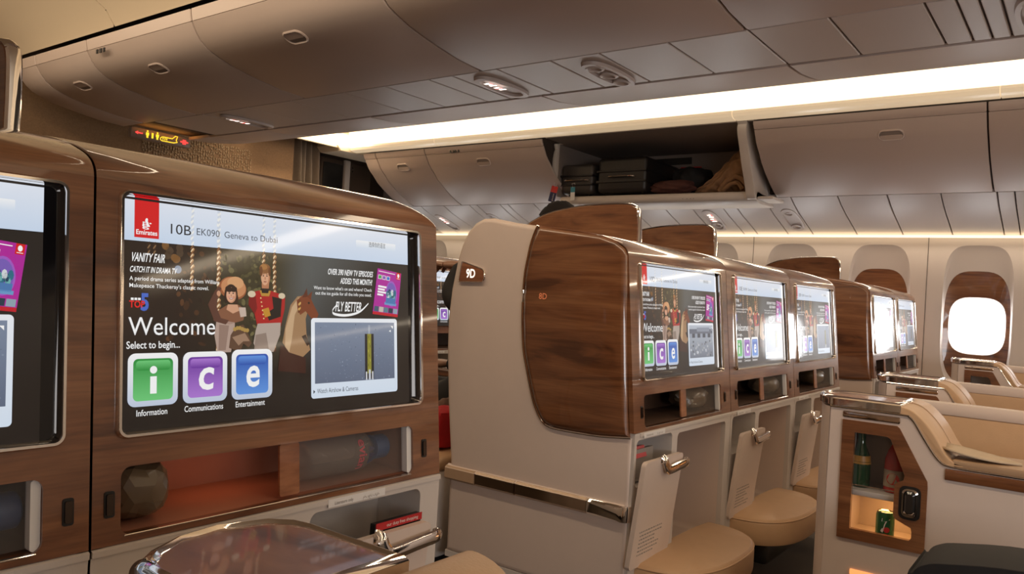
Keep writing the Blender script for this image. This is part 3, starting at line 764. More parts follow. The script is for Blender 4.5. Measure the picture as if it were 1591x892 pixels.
    # carousel horses
    quad([(.476, .64), (.487, .55), (.505, .45), (.53, .405), (.556, .40), (.572, .46), (.560, .52), (.563, .60), (.577, .68), (.55, .715), (.50, .69)], hexc('a17c58'), 2.5)
    quad([(.487, .57), (.51, .46), (.535, .41), (.545, .43), (.52, .50), (.51, .62), (.50, .69), (.485, .66)], hexc('c8a680'), 2.55)
    quad([(.527, .425), (.552, .395), (.575, .40), (.592, .45), (.609, .495), (.60, .525), (.583, .52), (.56, .48), (.54, .50), (.53, .47)], hexc('7b3d22'), 2.6)
    quad([(.548, .41), (.565, .36), (.568, .405)], hexc('5c2a16'), 2.65); quad([(.565, .405), (.585, .375), (.58, .42)], hexc('6e341c'), 2.65)
    ell(.572, .437, .004, .006, hexc('120a08'), 2.7, 8); rope(.537, .43, .49, .004, hexc('d8a860'), hexc('6a3a1a'), 2.7)
    quad([(.560, .60), (.575, .65), (.565, .66), (.545, .61)], hexc('2c160e'), 2.7); quad([(.47, .65), (.52, .69), (.56, .72), (.56, .80), (.46, .78)], hexc('3a1810'), 2.4)
    quad([(.30, .66), (.305, .60), (.322, .56), (.345, .55), (.358, .585), (.372, .64), (.362, .66), (.345, .64), (.335, .68)], hexc('5e4332'), 2.3)
    for k in range(6): ell(.318 + .008 * k, .572 - .006 * math.sin(k), .006, .010, hexc('b08d4a'), 2.4, 8)
    quad([(.31, .61), (.35, .59), (.366, .63), (.345, .63), (.33, .65)], hexc('9c7c64'), 2.4)
    # right texts
    text('OVER 390 NEW TV EPISODES', .645, .280, .030, Wt, 3, .834, bold=.02, shear=.16)
    text('ADDED THIS MONTH!', .695, .326, .030, Wt, 3, .830, bold=.02, shear=.16)
    text("Want to know what's on and where? Check", .591, .363, .017, Wt, 3, .830, bold=.005)
    text('out the ice guide for all the info you need.', .597, .391, .017, Wt, 3, .828, bold=.005)
    text('FLY BETTER', .675, .476, .050, Wt, 3, .783, bold=.015, shear=.15)
    for k in range(26):
        a = PI * (.55 + .95 * k / 25) ; uu = .735 - .075 * math.cos(a - PI) * (1.05 if k > 15 else 1); 
    sw = smoothpts([(.684, .438, 0), (.664, .472, 0), (.672, .492, 0), (.72, .498, 0), (.775, .478, 0), (.814, .430, 0)], 6)
    for k, (a, b) in enumerate(zip(sw[:-1], sw[1:])):
        t = .003 + .004 * math.sin(PI * k / len(sw)); quad([(a[0], a[1] - t), (b[0], b[1] - t), (b[0], b[1] + t), (a[0], a[1] + t)], Wt, 3.2)
    # tilted magazine cover
    A, B, C, D = (.857, .226), (.967, .247), (.947, .505), (.832, .488)
    def mg(s, t): return tuple((A[i] * (1 - s) + B[i] * s) * (1 - t) + (D[i] * (1 - s) + C[i] * s) * t for i in (0, 1))
    def mq(s0, t0, s1, t1, col, L): quad([mg(s0, t0), mg(s1, t0), mg(s1, t1), mg(s0, t1)], col, L)
    mq(0, 0, 1, 1, hexc('b3259a'), 3); mq(0, .94, 1, 1, hexc('c4182a'), 3.1); mq(.8, .0, .97, .16, hexc('d9181f'), 3.1)
    mq(.05, .045, .74, .06, Wt, 3.1); ell(*mg(.885, .07), .005, .012, Wt, 3.2, 10); mq(.83, .13, .95, .14, Wt, 3.2)
    for k, c in enumerate(('3fa34a', '8a55b8', '3a72cc')): mq(.06 + .17 * k, .13, .20 + .17 * k, .22, Wt, 3.2); mq(.075 + .17 * k, .14, .185 + .17 * k, .21, hexc(c), 3.3)
    for k, ww in enumerate((.34, .28, .36, .24)): mq(.1, .36 + .06 * k, .1 + ww, .40 + .06 * k, Wt, 3.2)
    ell(*mg(.66, .50), .026, .075, hexc('a35cc4'), 3.2, 20); ell(*mg(.66, .50), .022, .064, hexc('7a5fb8'), 3.3, 20)
    for k in range(9): ell(*mg(.5 + .038 * k, .52 + .05 * math.sin(k * 2.1)), .006, .02, hexc(('2d6f86', 'd8dfe2', '1f3c58', '6fb3b0')[k % 4]), 3.4, 8)
    mq(.46, .60, .86, .72, hexc('4b7ab2'), 3.5); mq(.42, .70, .90, .76, hexc('6c9ccc'), 3.5)
    for k in range(5): mq(.04 + .19 * k, .82, .21 + .19 * k, .93, hexc(('3f5a6e', 'c8c0b2', '57808c', '23384a', '8fa6b4')[k]), 3.2)
    # camera picture in a white frame
    rrect(.580, .515, .943, .933, .010, hexc('f1f5fb'), 3.6, hexc('d9e7f7'))
    if pip == 'runway':
        g1, g2 = hexc('7d8ba2'), hexc('5e6a80')
        rect(.594, .537, .930, .857, g1, 3.8, g2)
        for k in range(160): ell(rnd.uniform(.60, .925), rnd.uniform(.545, .85), rnd.uniform(.0008, .003), rnd.uniform(.001, .005), mixc(hexc('4e5a70'), hexc('93a1b6'), rnd.random()), 3.9, 6)
        rect(.797, .60, .836, .85, hexc('1b1d24'), 4); rect(.808, .60, .825, .82, hexc('8f8c33'), 4.1); rect(.812, .55, .82, .60, hexc('98a4b6'), 4.1)
        for k in range(8): rect(.8105 + .004 * (k % 3), .61 + .026 * k, .814 + .004 * (k % 3), .625 + .026 * k, hexc('b3ab4a') if k % 2 else hexc('6e6c2c'), 4.2)
        rect(.801, .81, .806, .855, hexc('e8ecf2'), 4.3); rect(.828, .81, .833, .855, hexc('e8ecf2'), 4.3); rect(.813, .80, .822, .855, hexc('c7ccd6'), 4.3)
    else:
        rect(.594, .537, .930, .857, hexc('b9c3d0'), 3.8, hexc('6e7888')); rect(.594, .575, .930, .66, hexc('5f6878'), 3.9); rect(.70, .56, .88, .60, hexc('8892a2'), 4)
        for k in range(9): rect(.60 + .037 * k, .62, .63 + .037 * k, .66, hexc('39424f') if k % 2 else hexc('97a2b2'), 4)
        for k in range(40): rect(*(lambda a, b: (a, b, a + .018, b + .02))(rnd.uniform(.60, .90), rnd.uniform(.68, .83)), mixc(hexc('3d4653'), hexc('d8dee6'), rnd.random()), 4.1)
    quad([(.914, .556), (.924, .556), (.924, .574)], Wt, 4.2); quad([(.905, .585), (.914, .578), (.914, .592)], Wt, 4.2)
    quad([(.588, .888), (.588, .908), (.595, .898)], hexc('2c3440'), 4)
    text('Watch Airshow & Cameras', .602, .908, .024, hexc('3c4654'), 4, .767)
    # three big buttons
    for (u0, u1, v0, v1, c1, c2, gl, lab, l0, l1) in ((.020, .151, .674, .900, '6fce7c', '1f8f3a', 'i', 'Information', .043, .123), (.165, .294, .674, .903, 'b07ad8', '6a2f9e', 'c', 'Communications', .170, .282), (.308, .440, .669, .905, '5f97e6', '1c4fb0', 'e', 'Entertainment', .321, .415)):
        rrect(u0, v0, u1, v1, .019, hexc('ffffff'), 5, hexc('c3cfe4')); du = .0135; dv = du * AS
        rrect(u0 + du, v0 + dv, u1 - du, v1 - dv, .012, hexc(c2), 5.3, hexc(c1)); rrect(u0 + du + .007, v0 + dv + .008, u1 - du - .007, v0 + dv + .05, .008, hexc(c1), 5.5, hexc(c2))
        cx = (u0 + u1) / 2
        if gl == 'i':
            ell(cx, v0 + .072, .0095, .0165, Wt, 6); rect(cx - .0085, v0 + .10, cx + .0085, v1 - .052, Wt, 6)
        else: text(gl, cx - .022, v1 - .060, .140, Wt, 6, cx + .022, bold=.018, shear=.08)
        text(lab, l0, .940, .026, Wt, 5, l1, bold=.005)
    return m

# ------------------------------------------------------------------ row shells with screens (one thing per seat)
TILT = .0976
def seat_shell(name_label, XF, Yf, xl, xr, seat, pocket, foot, pip='runway', left_panel=False, right_round=False, detail=True, niche_m=NICHE, panel_x=None, badge=None, flap_dx=0):
    t = thing('seat_shell', name_label, 'seat console', (XF + .26, Yf, FZ), None)
    yf = lambda z: Yf + TILT * (z - 1.177)
    def F(x, z, q): return (x, yf(z) + q, z)               # q > 0 away from the viewer
    g = .0015
    x0, x1 = xl + g, xr - g
    fr = (XF, .882, XF + .5195, 1.177)
    ni = (XF + .008, .771, XF + .498, .849)
    # wood front with openings for screen and niche
    m = MB()
    m.plate([(x0, .762), (x1, .762), (x1, 1.186), (x0, 1.186)], [rr(fr[0] + .004, fr[1] + .004, fr[2] - .004, fr[3] - .004, .012), rr(*ni, .012)], F, .012)
    # curved top, end rounded on request
    prof = [(yf(1.186) - Yf, 1.186), (.004, 1.196), (.011, 1.2055), (.022, 1.213), (.04, 1.221), (.075, 1.232), (.14, 1.2445), (.21, 1.253), (.268, 1.258), (.275, 1.255), (.275, 1.19)]
    prof = smoothpts([(a, b, 0) for a, b in prof], 3)
    xs = [x0, x0 + .004]
    n = 9; R = .046
    if right_round: xs += [x1 - R + R * math.sin(PI / 2 * k / n) for k in range(n + 1)]
    else: xs += [x1 - .004, x1]
    rings = []
    for x in xs:
        d = 0
        if right_round and x > x1 - R: d = R - math.sqrt(max(0, R * R - (x - (x1 - R)) ** 2))
        if not right_round and (x == x1): d = .003
        if x == x0: d = .003
        rings.append([(x, Yf + p[0], 1.186 + (p[1] - 1.186) * (1 - d / .074)) for p in prof])
    m.loft(rings, False)
    m.prism([(yf(.762), .762), (yf(1.186) + .001, 1.186), (Yf + .275, 1.186), (Yf + .275, .762)], 'X', x1 - .012, x1)
    if not left_panel: m.prism([(yf(.762), .762), (yf(1.186) + .001, 1.186), (Yf + .275, 1.186), (Yf + .275, .762)], 'X', x0, x0 + .012)
    wf = m.build('wood_front', WOOD, t)
    # screen frame, glass and picture
    m = MB(); ow = rr(*fr, .013, 8); iw = rr(fr[0] + .0065, fr[1] + .0065, fr[2] - .0065, fr[3] - .0065, .008, 8)
    mid = rr(fr[0] + .002, fr[1] + .002, fr[2] - .002, fr[3] - .002, .012, 8); mid2 = rr(fr[0] + .005, fr[1] + .005, fr[2] - .005, fr[3] - .005, .009, 8)
    m.loft([[F(p[0], p[1], q) for p in l] for l, q in ((ow, .004), (ow, -.003), (mid, -.0065), (mid2, -.0065), (iw, -.003), (iw, .010))])
    fo = m.build('screen_frame', CHROME, t)
    m = MB(); m.plate(rr(fr[0] + .006, fr[1] + .006, fr[2] - .006, fr[3] - .006, .008), [], lambda a, b, q: F(a, b, .006 + q), .004); so = m.build('screen_glass', plain('black_glass', (.006, .006, .008), .06, var=.01) if 'black_glass' not in MATS else MATS['black_glass'], t)
    P = lambda u, v, L: F(XF + .0068 + u * .4885, 1.1705 - v * .282, .0052 - L * .0002)
    display_mesh(P, seat, pip).build('display', DISP, so, 0)
    # niche: box, rim strip, sliding panel, latch
    m = MB(); dN = .135
    def NB(a, b, q): return F(a, b, q)
    r0 = rr(*ni, .012); r1 = rr(ni[0] + .004, ni[1] + .003, ni[2] - .004, ni[3] - .003, .010)
    ring = lambda l, q: [(p[0], yf(.81) + q + TILT * (p[1] - .81) * (1 if q < .05 else .2), p[1]) for p in l]
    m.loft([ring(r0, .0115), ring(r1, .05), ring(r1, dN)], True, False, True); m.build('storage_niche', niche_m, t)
    m = MB(); m.box((ni[0] + .004, yf(.771) - .002, .7695), (ni[2] - .006, yf(.771) + .004, .7715), .0007, 1); m.build('niche_rim', CHROME, t)
    pa = XF + .238
    m = MB(); m.plate(rr(pa, .774, pa + .034, .847, .004), [], lambda a, b, q: F(a, b, .009 + q), .004); m.build('panel_grip', WOODR, t)
    m = MB(); m.plate(rr(pa + .034, .774, XF + .490, .847, .003), [], lambda a, b, q: F(a, b, .0125 + q), .002); m.build('sliding_panel', FROST, t)
    m = MB(); m.plate(rr(XF + .487, .772, XF + .4975, .848, .004), [], lambda a, b, q: F(a, b, .004 + q), .012); m.build('panel_stop', WHITE, t)
    for lx in (XF - .0055, XF + .524):
        m = MB(); m.plate(rr(lx - .0062, .794, lx + .0062, .824, .003), [], lambda a, b, q: F(a, b, -.001 + q), .004); lt = m.build('niche_latch', BLACK, t)
        m = MB(); m.plate(rr(lx - .004, .797, lx + .004, .821, .002), [], lambda a, b, q: F(a, b, -.003 + q), .004); m.build('latch_button', LATCHM, lt)
    # lower beige carcass: vertical face with pocket and footwell openings
    yl = Yf - .041
    zb = .34
    L = lambda a, b, q: (a, yl + q, b)
    po = (pocket[0], .63, pocket[1], .744); ft = (foot[0], .40, foot[1], .738)
    xk = x0
    if left_panel: x0 = panel_x + .004
    m = MB(); m.plate([(x0, zb), (x1, zb), (x1, .7605), (x0, .7605)], [rr(*po, .014), rr(*ft, .014)], L, .014)
    if left_panel: x0 = panel_x + .028
    m.prism([(yl, .752), (yl - .003, .7525), (yl - .003, .7595), (yl, .761), (yl + .30, .761), (yl + .30, .752)], 'X', x0, x1)
    if not left_panel: m.box((x0, yl + .001, zb), (x0 + .012, yl + .62, .761))
    m.box((x1 - .012, yl + .001, zb), (x1, yl + .62, .761)); m.box((x0, yl + .56, zb), (x1, yl + .575, .76))
    m.build('lower_carcass', BEIGE2, t); x0 = xk
    m = MB()
    m.loft([[L(p[0], p[1], q) for p in rr(*ft, .014)] for q in (.0142, .44)], True, False, True); m.build('footwell', BEIGE, t)
    m = MB(); m.loft([[L(p[0], p[1], q) for p in rr(*po, .014)] for q in (.0142, .10)], True, False, True); m.build('pocket_liner', BEIGE2, t)
    # hinged literature flap leaning outwards, hook handle at its top right corner
    fa, fb = pocket[0] - .008 - flap_dx, pocket[1] - .012
    fy = lambda z: yl - .002 - .030 * (z - .44) / .25
    m = MB(); m.plate([p for p in rr(fa, .438, fb, .700, .012)], [], lambda a, b, q: (a, fy(b) + q - .006, b), .012)
    fl = m.build('literature_flap', BEIGE, t)
    m = MB(); xh = fb - .125
    hp = [(xh, fy(.700) - .004, .699), (xh + .006, fy(.7) - .012, .697), (xh + .012, fy(.69) - .016, .683), (xh + .022, fy(.675) - .019, .672), (xh + .04, fy(.672) - .020, .671), (xh + .08, fy(.675) - .020, .674), (xh + .128, fy(.678) - .019, .677), (xh + .136, fy(.678) - .012, .682)]
    m.tube(smoothpts(hp, 4), .0052, 10, ry=.0115, up=(0, 1, 0)); m.build('coat_hook', CHROME, fl)
    m = MB()
    rnd = random.Random(4)
    for k in range(7):
        z = .525 - k * .0095; a = fa + .03 + (.0 if k else -.004); b = fb - .055 - rnd.uniform(0, .05); x = a
        while x < b:
            w_ = rnd.uniform(.004, .012); m.add([(x, fy(z) - .0064, z), (x + w_, fy(z) - .0064, z), (x + w_, fy(z) - .0064, z + .0032), (x, fy(z) - .0064, z + .0032)], [(0, 1, 2, 3)]); x += w_ + .003
    m.build('instruction_print', GREY, fl)
    # small label above the pocket
    lx0 = pocket[0] + .03
    m = MB(); m.box((lx0, yl - .0035, .7475), (lx0 + .115, yl - .003, .7595)); m.mi = 1
    m.text('Literature only', lambda u, v: (lx0 + .012 + u, yl - .0041, .7505 + v), .005, .036); m.text('مطبوعات فقط', lambda u, v: (lx0 + .068 + u, yl - .0041, .7505 + v), .0045, .034)
    m.build('pocket_label', [WHITE, GREY], t)
    # footrest
    cx = (pocket[0] + foot[1]) / 2 - .005; hw = .252; dep = .168
    def foot_out(sc):
        pts = []
        for k in range(25):
            a = PI + PI * k / 24; pts.append((cx + hw * sc * math.copysign(abs(math.cos(a)) ** (2 / 2.5), math.cos(a)), yl - .004 + dep * sc * math.copysign(abs(math.sin(a)) ** (2 / 2.5), math.sin(a))))
        return pts + [(cx + hw * sc, yl - .004 + .02), (cx - hw * sc, yl - .004 + .02)]
    m = MB(); m.loft([[(p[0], p[1], z) for p in foot_out(s_)] for s_, z in ((.90, .362), (.975, .366), (1.0, .38), (1.0, .428), (.985, .438), (.95, .4445), (.6, .450), (.15, .4515))], True, True, True)
    fr_ = m.build('footrest', LEATHER, t)
    m = MB(); m.tube([(p[0], p[1], .4365) for p in foot_out(.991)[:-2]], .0022, 6); m.build('piping', LEATHER, fr_)
    m = MB(); m.box((cx - .20, yl - .10, .30), (cx + .20, yl + .02, .362), .012); m.build('pedestal', BLACK, t)
    m = MB(); m.box((x0 + .05, yl + .12, FZ), (x1 - .05, yl + .5, zb + .004)); m.build('plinth', BLACK, t)
    if left_panel: end_panel(t, panel_x, Yf, badge)
    return t

def end_panel(t, xp, Yf, badge):
    D = Yf - .911
    yz = lambda pts: [(a + D, b) for a, b in pts]
    out = [(.874, .35), (.874, .75), (.879, .757), (.905, 1.02), (.9125, 1.186), (.922, 1.203), (.945, 1.220), (.99, 1.235), (1.178, 1.258), (1.264, 1.268), (1.34, 1.281), (1.372, 1.280), (1.40, 1.268), (1.425, 1.243), (1.444, 1.205), (1.457, 1.166), (1.473, 1.082), (1.480, 1.0), (1.477, .915), (1.462, .76), (1.440, .60), (1.437, .35)]
    m = MB(); m.prism(yz(out), 'X', xp, xp + .034, .014, 4); m.build('side_shell', BEIGE, t)
    wd = [(.882, .752), (.888, .80), (.905, 1.02), (.9125, 1.186), (.922, 1.203), (.945, 1.220), (.99, 1.235), (1.178, 1.258)] + list(reversed([(1.118, .7475), (1.133, .757), (1.146, .775), (1.16, .80), (1.174, .84), (1.188, .885), (1.203, .939), (1.212, 1.025), (1.213, 1.117), (1.206, 1.17), (1.197, 1.218)])) + [(1.092, .743), (1.04, .7425), (.962, .744)]
    m = MB(); m.prism(yz(wd), 'X', xp - .011, xp + .022, .017, 4); m.build('side_wood', WOOD, t)
    tr = smoothpts([(xp - .002, a + D, b) for a, b in [(.878, .751), (.962, .7425), (1.04, .741), (1.092, .7415), (1.118, .746), (1.135, .757), (1.149, .775), (1.163, .80), (1.177, .84), (1.191, .885), (1.206, .939), (1.215, 1.025), (1.216, 1.117), (1.209, 1.17), (1.199, 1.218), (1.183, 1.259)]], 3)
    m = MB(); m.tube(tr, .0035, 8); m.build('chrome_trim', CHROME, t)
    # bumper strip
    sec = lambda y: [(xp + .004, y, .588), (xp - .006, y, .588), (xp - .012, y, .582), (xp - .012, y, .556), (xp - .006, y, .550), (xp + .004, y, .550)]
    m = MB(); m.loft([sec(y + D) for y in (1.445, 1.34)], True, True, True); m.build('bumper_strip', LEATHERD, t)
    m = MB(); m.prism([(xp - .0115, .583), (xp + .004, .592), (xp + .004, .585)], 'Y', 1.445 + D, .885 + D); m.build('bumper_ledge', BEIGE, t)
    for a, b in ((1.335, 1.205), (1.200, .985)):
        m = MB(); m.loft([sec(y + D) for y in (a, b)], True, True, True); m.build('bumper_rail', BRONZE, t)
    m = MB(); sc = [[(q[0] - .001, q[1], q[2]) for q in sec(y + D)] for y in (.983, .90)] 
    c_ = []
    for k in range(6):
        a = PI / 2 * k / 5; r = .018; cx, cy = xp + .006, .888 + D
        c_.append([(cx - (r + d) * math.cos(a), cy - (r + d) * math.sin(a), z) for d, z in ((-.010, .588), (.0, .588), (.001, .582), (.001, .556), (0, .550), (-.010, .550))])
    m.loft(sc + c_, True, True, True); m.build('bumper_corner', CHROME, t)
    m = MB(); m.box((xp + .001, .90 + D, .335), (xp + .03, 1.437 + D, .352)); m.build('kick_strip', BEIGE2, t)
    if badge:
        ob = [(1.441, 1.102), (1.432, 1.158), (1.425, 1.158), (1.358, 1.140), (1.352, 1.134), (1.350, 1.114), (1.356, 1.104)]
        m = MB(); m.prism(yz(ob), 'X', xp - .005, xp + .002, .003, 2); b = m.build('seat_number_badge', WOODR, t)
        m = MB(); m.tube([(xp - .004, p[0] + D, p[1]) for p in ob], .0022, 6, True, up=(1, 0, 0)); m.build('badge_rim', CHROME, b)
        m = MB(); m.text(badge, lambda u, v: (xp - .0056, 1.414 + D - u, 1.115 + v), .023, .032, bold=.025); m.build('badge_number', BADGE, b)
        m = MB(); m.text('8D', lambda u, v: (xp - .0114, 1.160 + D - u, 1.068 + v), .015, .024); m.build('lit_number', LEDO, t)

# row 9, port pair: pocket on the right side of each seat
seat_shell('walnut seat shell with lit screen at the left edge, cut by the photo frame', -.105, .94, -.16, .4435, '10A', (.18, .412), (-.13, .15), niche_m=NICHE)
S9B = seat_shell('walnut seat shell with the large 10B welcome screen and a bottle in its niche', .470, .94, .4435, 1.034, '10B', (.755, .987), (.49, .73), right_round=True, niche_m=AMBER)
# row 9, centre block
for i, (seat, lab) in enumerate((('10D', 'walnut seat shell with beige 9D side panel at the aisle, first of the centre block'), ('10E', 'middle walnut seat shell of the centre block, screen half washed by window reflection'), ('10F', 'third walnut seat shell of the centre block, nearest the far aisle'))):
    XF = 1.739 + .62 * i
    seat_shell(lab, XF, .911, XF - .05, XF + .57, seat, (XF - (.032 if i == 0 else .036), XF + .165), (XF + .197, XF + .53), 'apron' if i == 0 else 'runway', left_panel=(i == 0), right_round=(i == 2), flap_dx=(.014 if i == 0 else 0), panel_x=1.692, badge='9D')
# row 9, starboard pair
for i, (seat, lab) in enumerate((('10H', 'walnut seat shell with dark wood side panel, inner one of the pair by the windows'), ('10J', 'walnut seat shell nearest the starboard windows'))):
    XF = 4.25 + .60 * i
    seat_shell(lab, XF, .911, XF - .05, XF + .55, seat, (XF - (.028 if i == 0 else .03), XF + .18), (XF + .20, XF + .51), left_panel=(i == 0), right_round=(i == 1), panel_x=4.203, badge=None)
# row 8, seen through the aisle gap
seat_shell('distant walnut seat shell glimpsed through the gap left of the beige 9D panel', 2.979, 2.75, 2.929, 3.55, '9F', (2.945, 3.16), (3.18, 3.51), right_round=True)
seat_shell('distant walnut seat shell, left of the one glimpsed in the aisle gap', 2.359, 2.75, 2.309, 2.929, '9E', (2.325, 2.54), (2.56, 2.89))
area('niche_lamp', (.655, .985, .842), (0, 0, 0), .14, .03, .03, (1, .34, .14))

# contents of the niches and pockets of row 9 port
def bottle_lying(label, x0, xc, y, z, r, cap0, cap1, txt):
    t = thing('water_bottle', label, 'bottle', (x0 + .05, y, z - r), 'water bottles in the niches')
    L_ = cap0 - x0
    pr = [(r * .5, 0), (r * .88, .004), (r, .012)]
    k = 0; x = .018
    while x < L_ * .62:
        pr += [(r, x), (r * .965, x + .004), (r, x + .008)]; x += .012
    pr += [(r, L_ * .66), (r, L_ * .80), (r * .9, L_ * .87), (r * .6, L_ * .95), (r * .42, L_)]
    m = MB(); m.lathe(pr, (x0, y, z), 'X', 24); m.build('clear_body', PETM, t)
    m = MB(); m.lathe([(r * .45, 0), (r * .62, .002), (r * .62, .005), (r * .55, .007), (r * .60, .010), (r * .60, cap1 - cap0 - .003), (r * .5, cap1 - cap0)], (cap0, y, z), 'X', 24); m.build('screw_cap', BLUE, t)
    if txt:
        def G(u, v):
            a = (u - .024) / r; return (x0 + L_ * .66 + v, y - (r + .0008) * math.cos(a), z - (r + .0008) * math.sin(a))
        m = MB(); m.text(txt, G, .016, .050, bold=.02)
        m.build('label_lettering', plain('pink_lettering', (.55, .06, .10), .5), t)
        m = MB()
        for k in range(3):
            G2 = lambda u, v: G(.012 + .010 * k + u, .020 + v)
            m.add([G2(0, 0), G2(.010, 0), G2(.005, .012 + .003 * (k == 1))], [(0, 1, 2)])
        m.build('label_mountains', NAVY, t)
    return t
bottle_lying('clear plastic water bottle with blue cap lying in the right end of the 10B niche', .770, 0, .955, .811, .033, .915, .948, 'evian')
bottle_lying('clear plastic water bottle with blue cap lying in the niche at the left photo edge', .19, 0, .950, .809, .034, .345, .385, None)
m = MB(); crumple(m, (.519, .955, .810), (.038, .042, .037), .16, 77, 3, .75); tag(m.build('wrapped_pouch', OLIVE, None, 12), 'olive brown crumpled plastic pouch in the left end of the 10B niche', 'pouch')
for i in range(3):
    XF = 1.739 + .62 * i
    m = MB(); crumple(m, (XF + (.40, .42, .37)[i], .935, .811), (.072, .045, .031), .22, 30 + i, 3, .7)
    tag(m.build('wrapped_pouch', OLIVE), ('dark crumpled pouch behind the sliding panel of the first centre shell', 'dark crumpled pouch behind the sliding panel of the middle centre shell', 'dark crumpled pouch behind the sliding panel of the third centre shell')[i], 'pouch', 'pouches in the centre niches')
    yl = .87
    m = MB(); m.prism([(yl + .018, .637), (yl + .030, .637), (yl + .034, .712), (yl + .020, .714)], 'X', XF - .028, XF + .10, .002, 1)
    if i < 1:
        o = m.build('magazine', GREY, None); tag(o, 'grey bound magazine standing in the literature pocket under the 10D screen', 'magazine')
        m = MB(); m.prism([(yl + .036, .637), (yl + .044, .637), (yl + .048, .700), (yl + .040, .702)], 'X', XF - .028, XF + .105, .001, 1)
m = MB(); m.prism([(.882, .60), (.890, .60), (.886, .712), (.874, .712)], 'X', .862, .965, .001, 1)
o = m.build('magazine', [BLACK]); tag(o, 'black and red duty free magazine in the pocket below the 10B screen', 'magazine')
m = MB(); m.box((.8625, .8725, .702), (.9645, .8735, .7135)); m.mi = 1
m.text('our duty free shopping', lambda u, v: (.885 + u, 0.8722, .7055 + v), .005, .07)
m.build('cover_band', [REDM, WHITE], o)
m = MB(); crumple(m, (.868, .948, .700), (.095, .028, .036), .2, 50, 3, .6); tag(m.build('plastic_bag', FROST), 'translucent plastic wrapped bundle behind the magazine in the 10B pocket', 'bag')
m = MB(); m.prism([(.886, .694), (.905, .690), (.915, .716), (.896, .720)], 'X', 1.712, 1.80, .003, 1); tag(m.build('magazine', REDM), 'thin red magazine lying at the top of the pocket under the 10D screen', 'magazine')

# ------------------------------------------------------------------ privacy dividers between neighbouring seats
def divider(label, X, yr, yfnt, zt):
    t = thing('privacy_divider', label, 'divider', (X, (yr + yfnt) / 2, .9), 'privacy dividers')
    out = [(yr - .012, .95)]
    top = smoothpts([(yr, zt - .09, 0), (yr + .006, zt - .03, 0), (yr + .022, zt - .008, 0), (yr + .06, zt, 0), (yr + .18, zt - .002, 0), (yr + .28, zt - .012, 0), (yr + .38, zt - .035, 0), (yr + .47, zt - .085, 0), (yr + .53, zt - .17, 0)], 4)
    pts = [(p[0], p[1]) for p in top]
    poly = [(yr - .008, .95)] + pts + [(yr + .53, .95)]
    m = MB(); m.prism(poly, 'X', X - .011, X + .011, .003, 1); m.build('wood_panel', WOOD, t)
    m = MB(); m.tube([(X, yr - .008, .95)] + [(X, p[0], p[1]) for p in pts], .006, 8, ry=.0105, up=(0, .7, .7)); m.build('chrome_rim', CHROME, t)
    return t
divider('chrome rimmed privacy divider at the left edge of the photo, above the walnut shells', 0.464, 1.236, 1.7, 1.398)
divider('large chrome rimmed walnut divider rising behind the beige 9D panel', 2.309, 1.21, 1.7, 1.393)
divider('chrome rimmed walnut divider right of the largest one, below the open bin', 2.929, 1.203, 1.7, 1.387)
divider('chrome rimmed walnut divider of the window pair, in front of the windows', 4.79, 1.205, 1.7, 1.392)

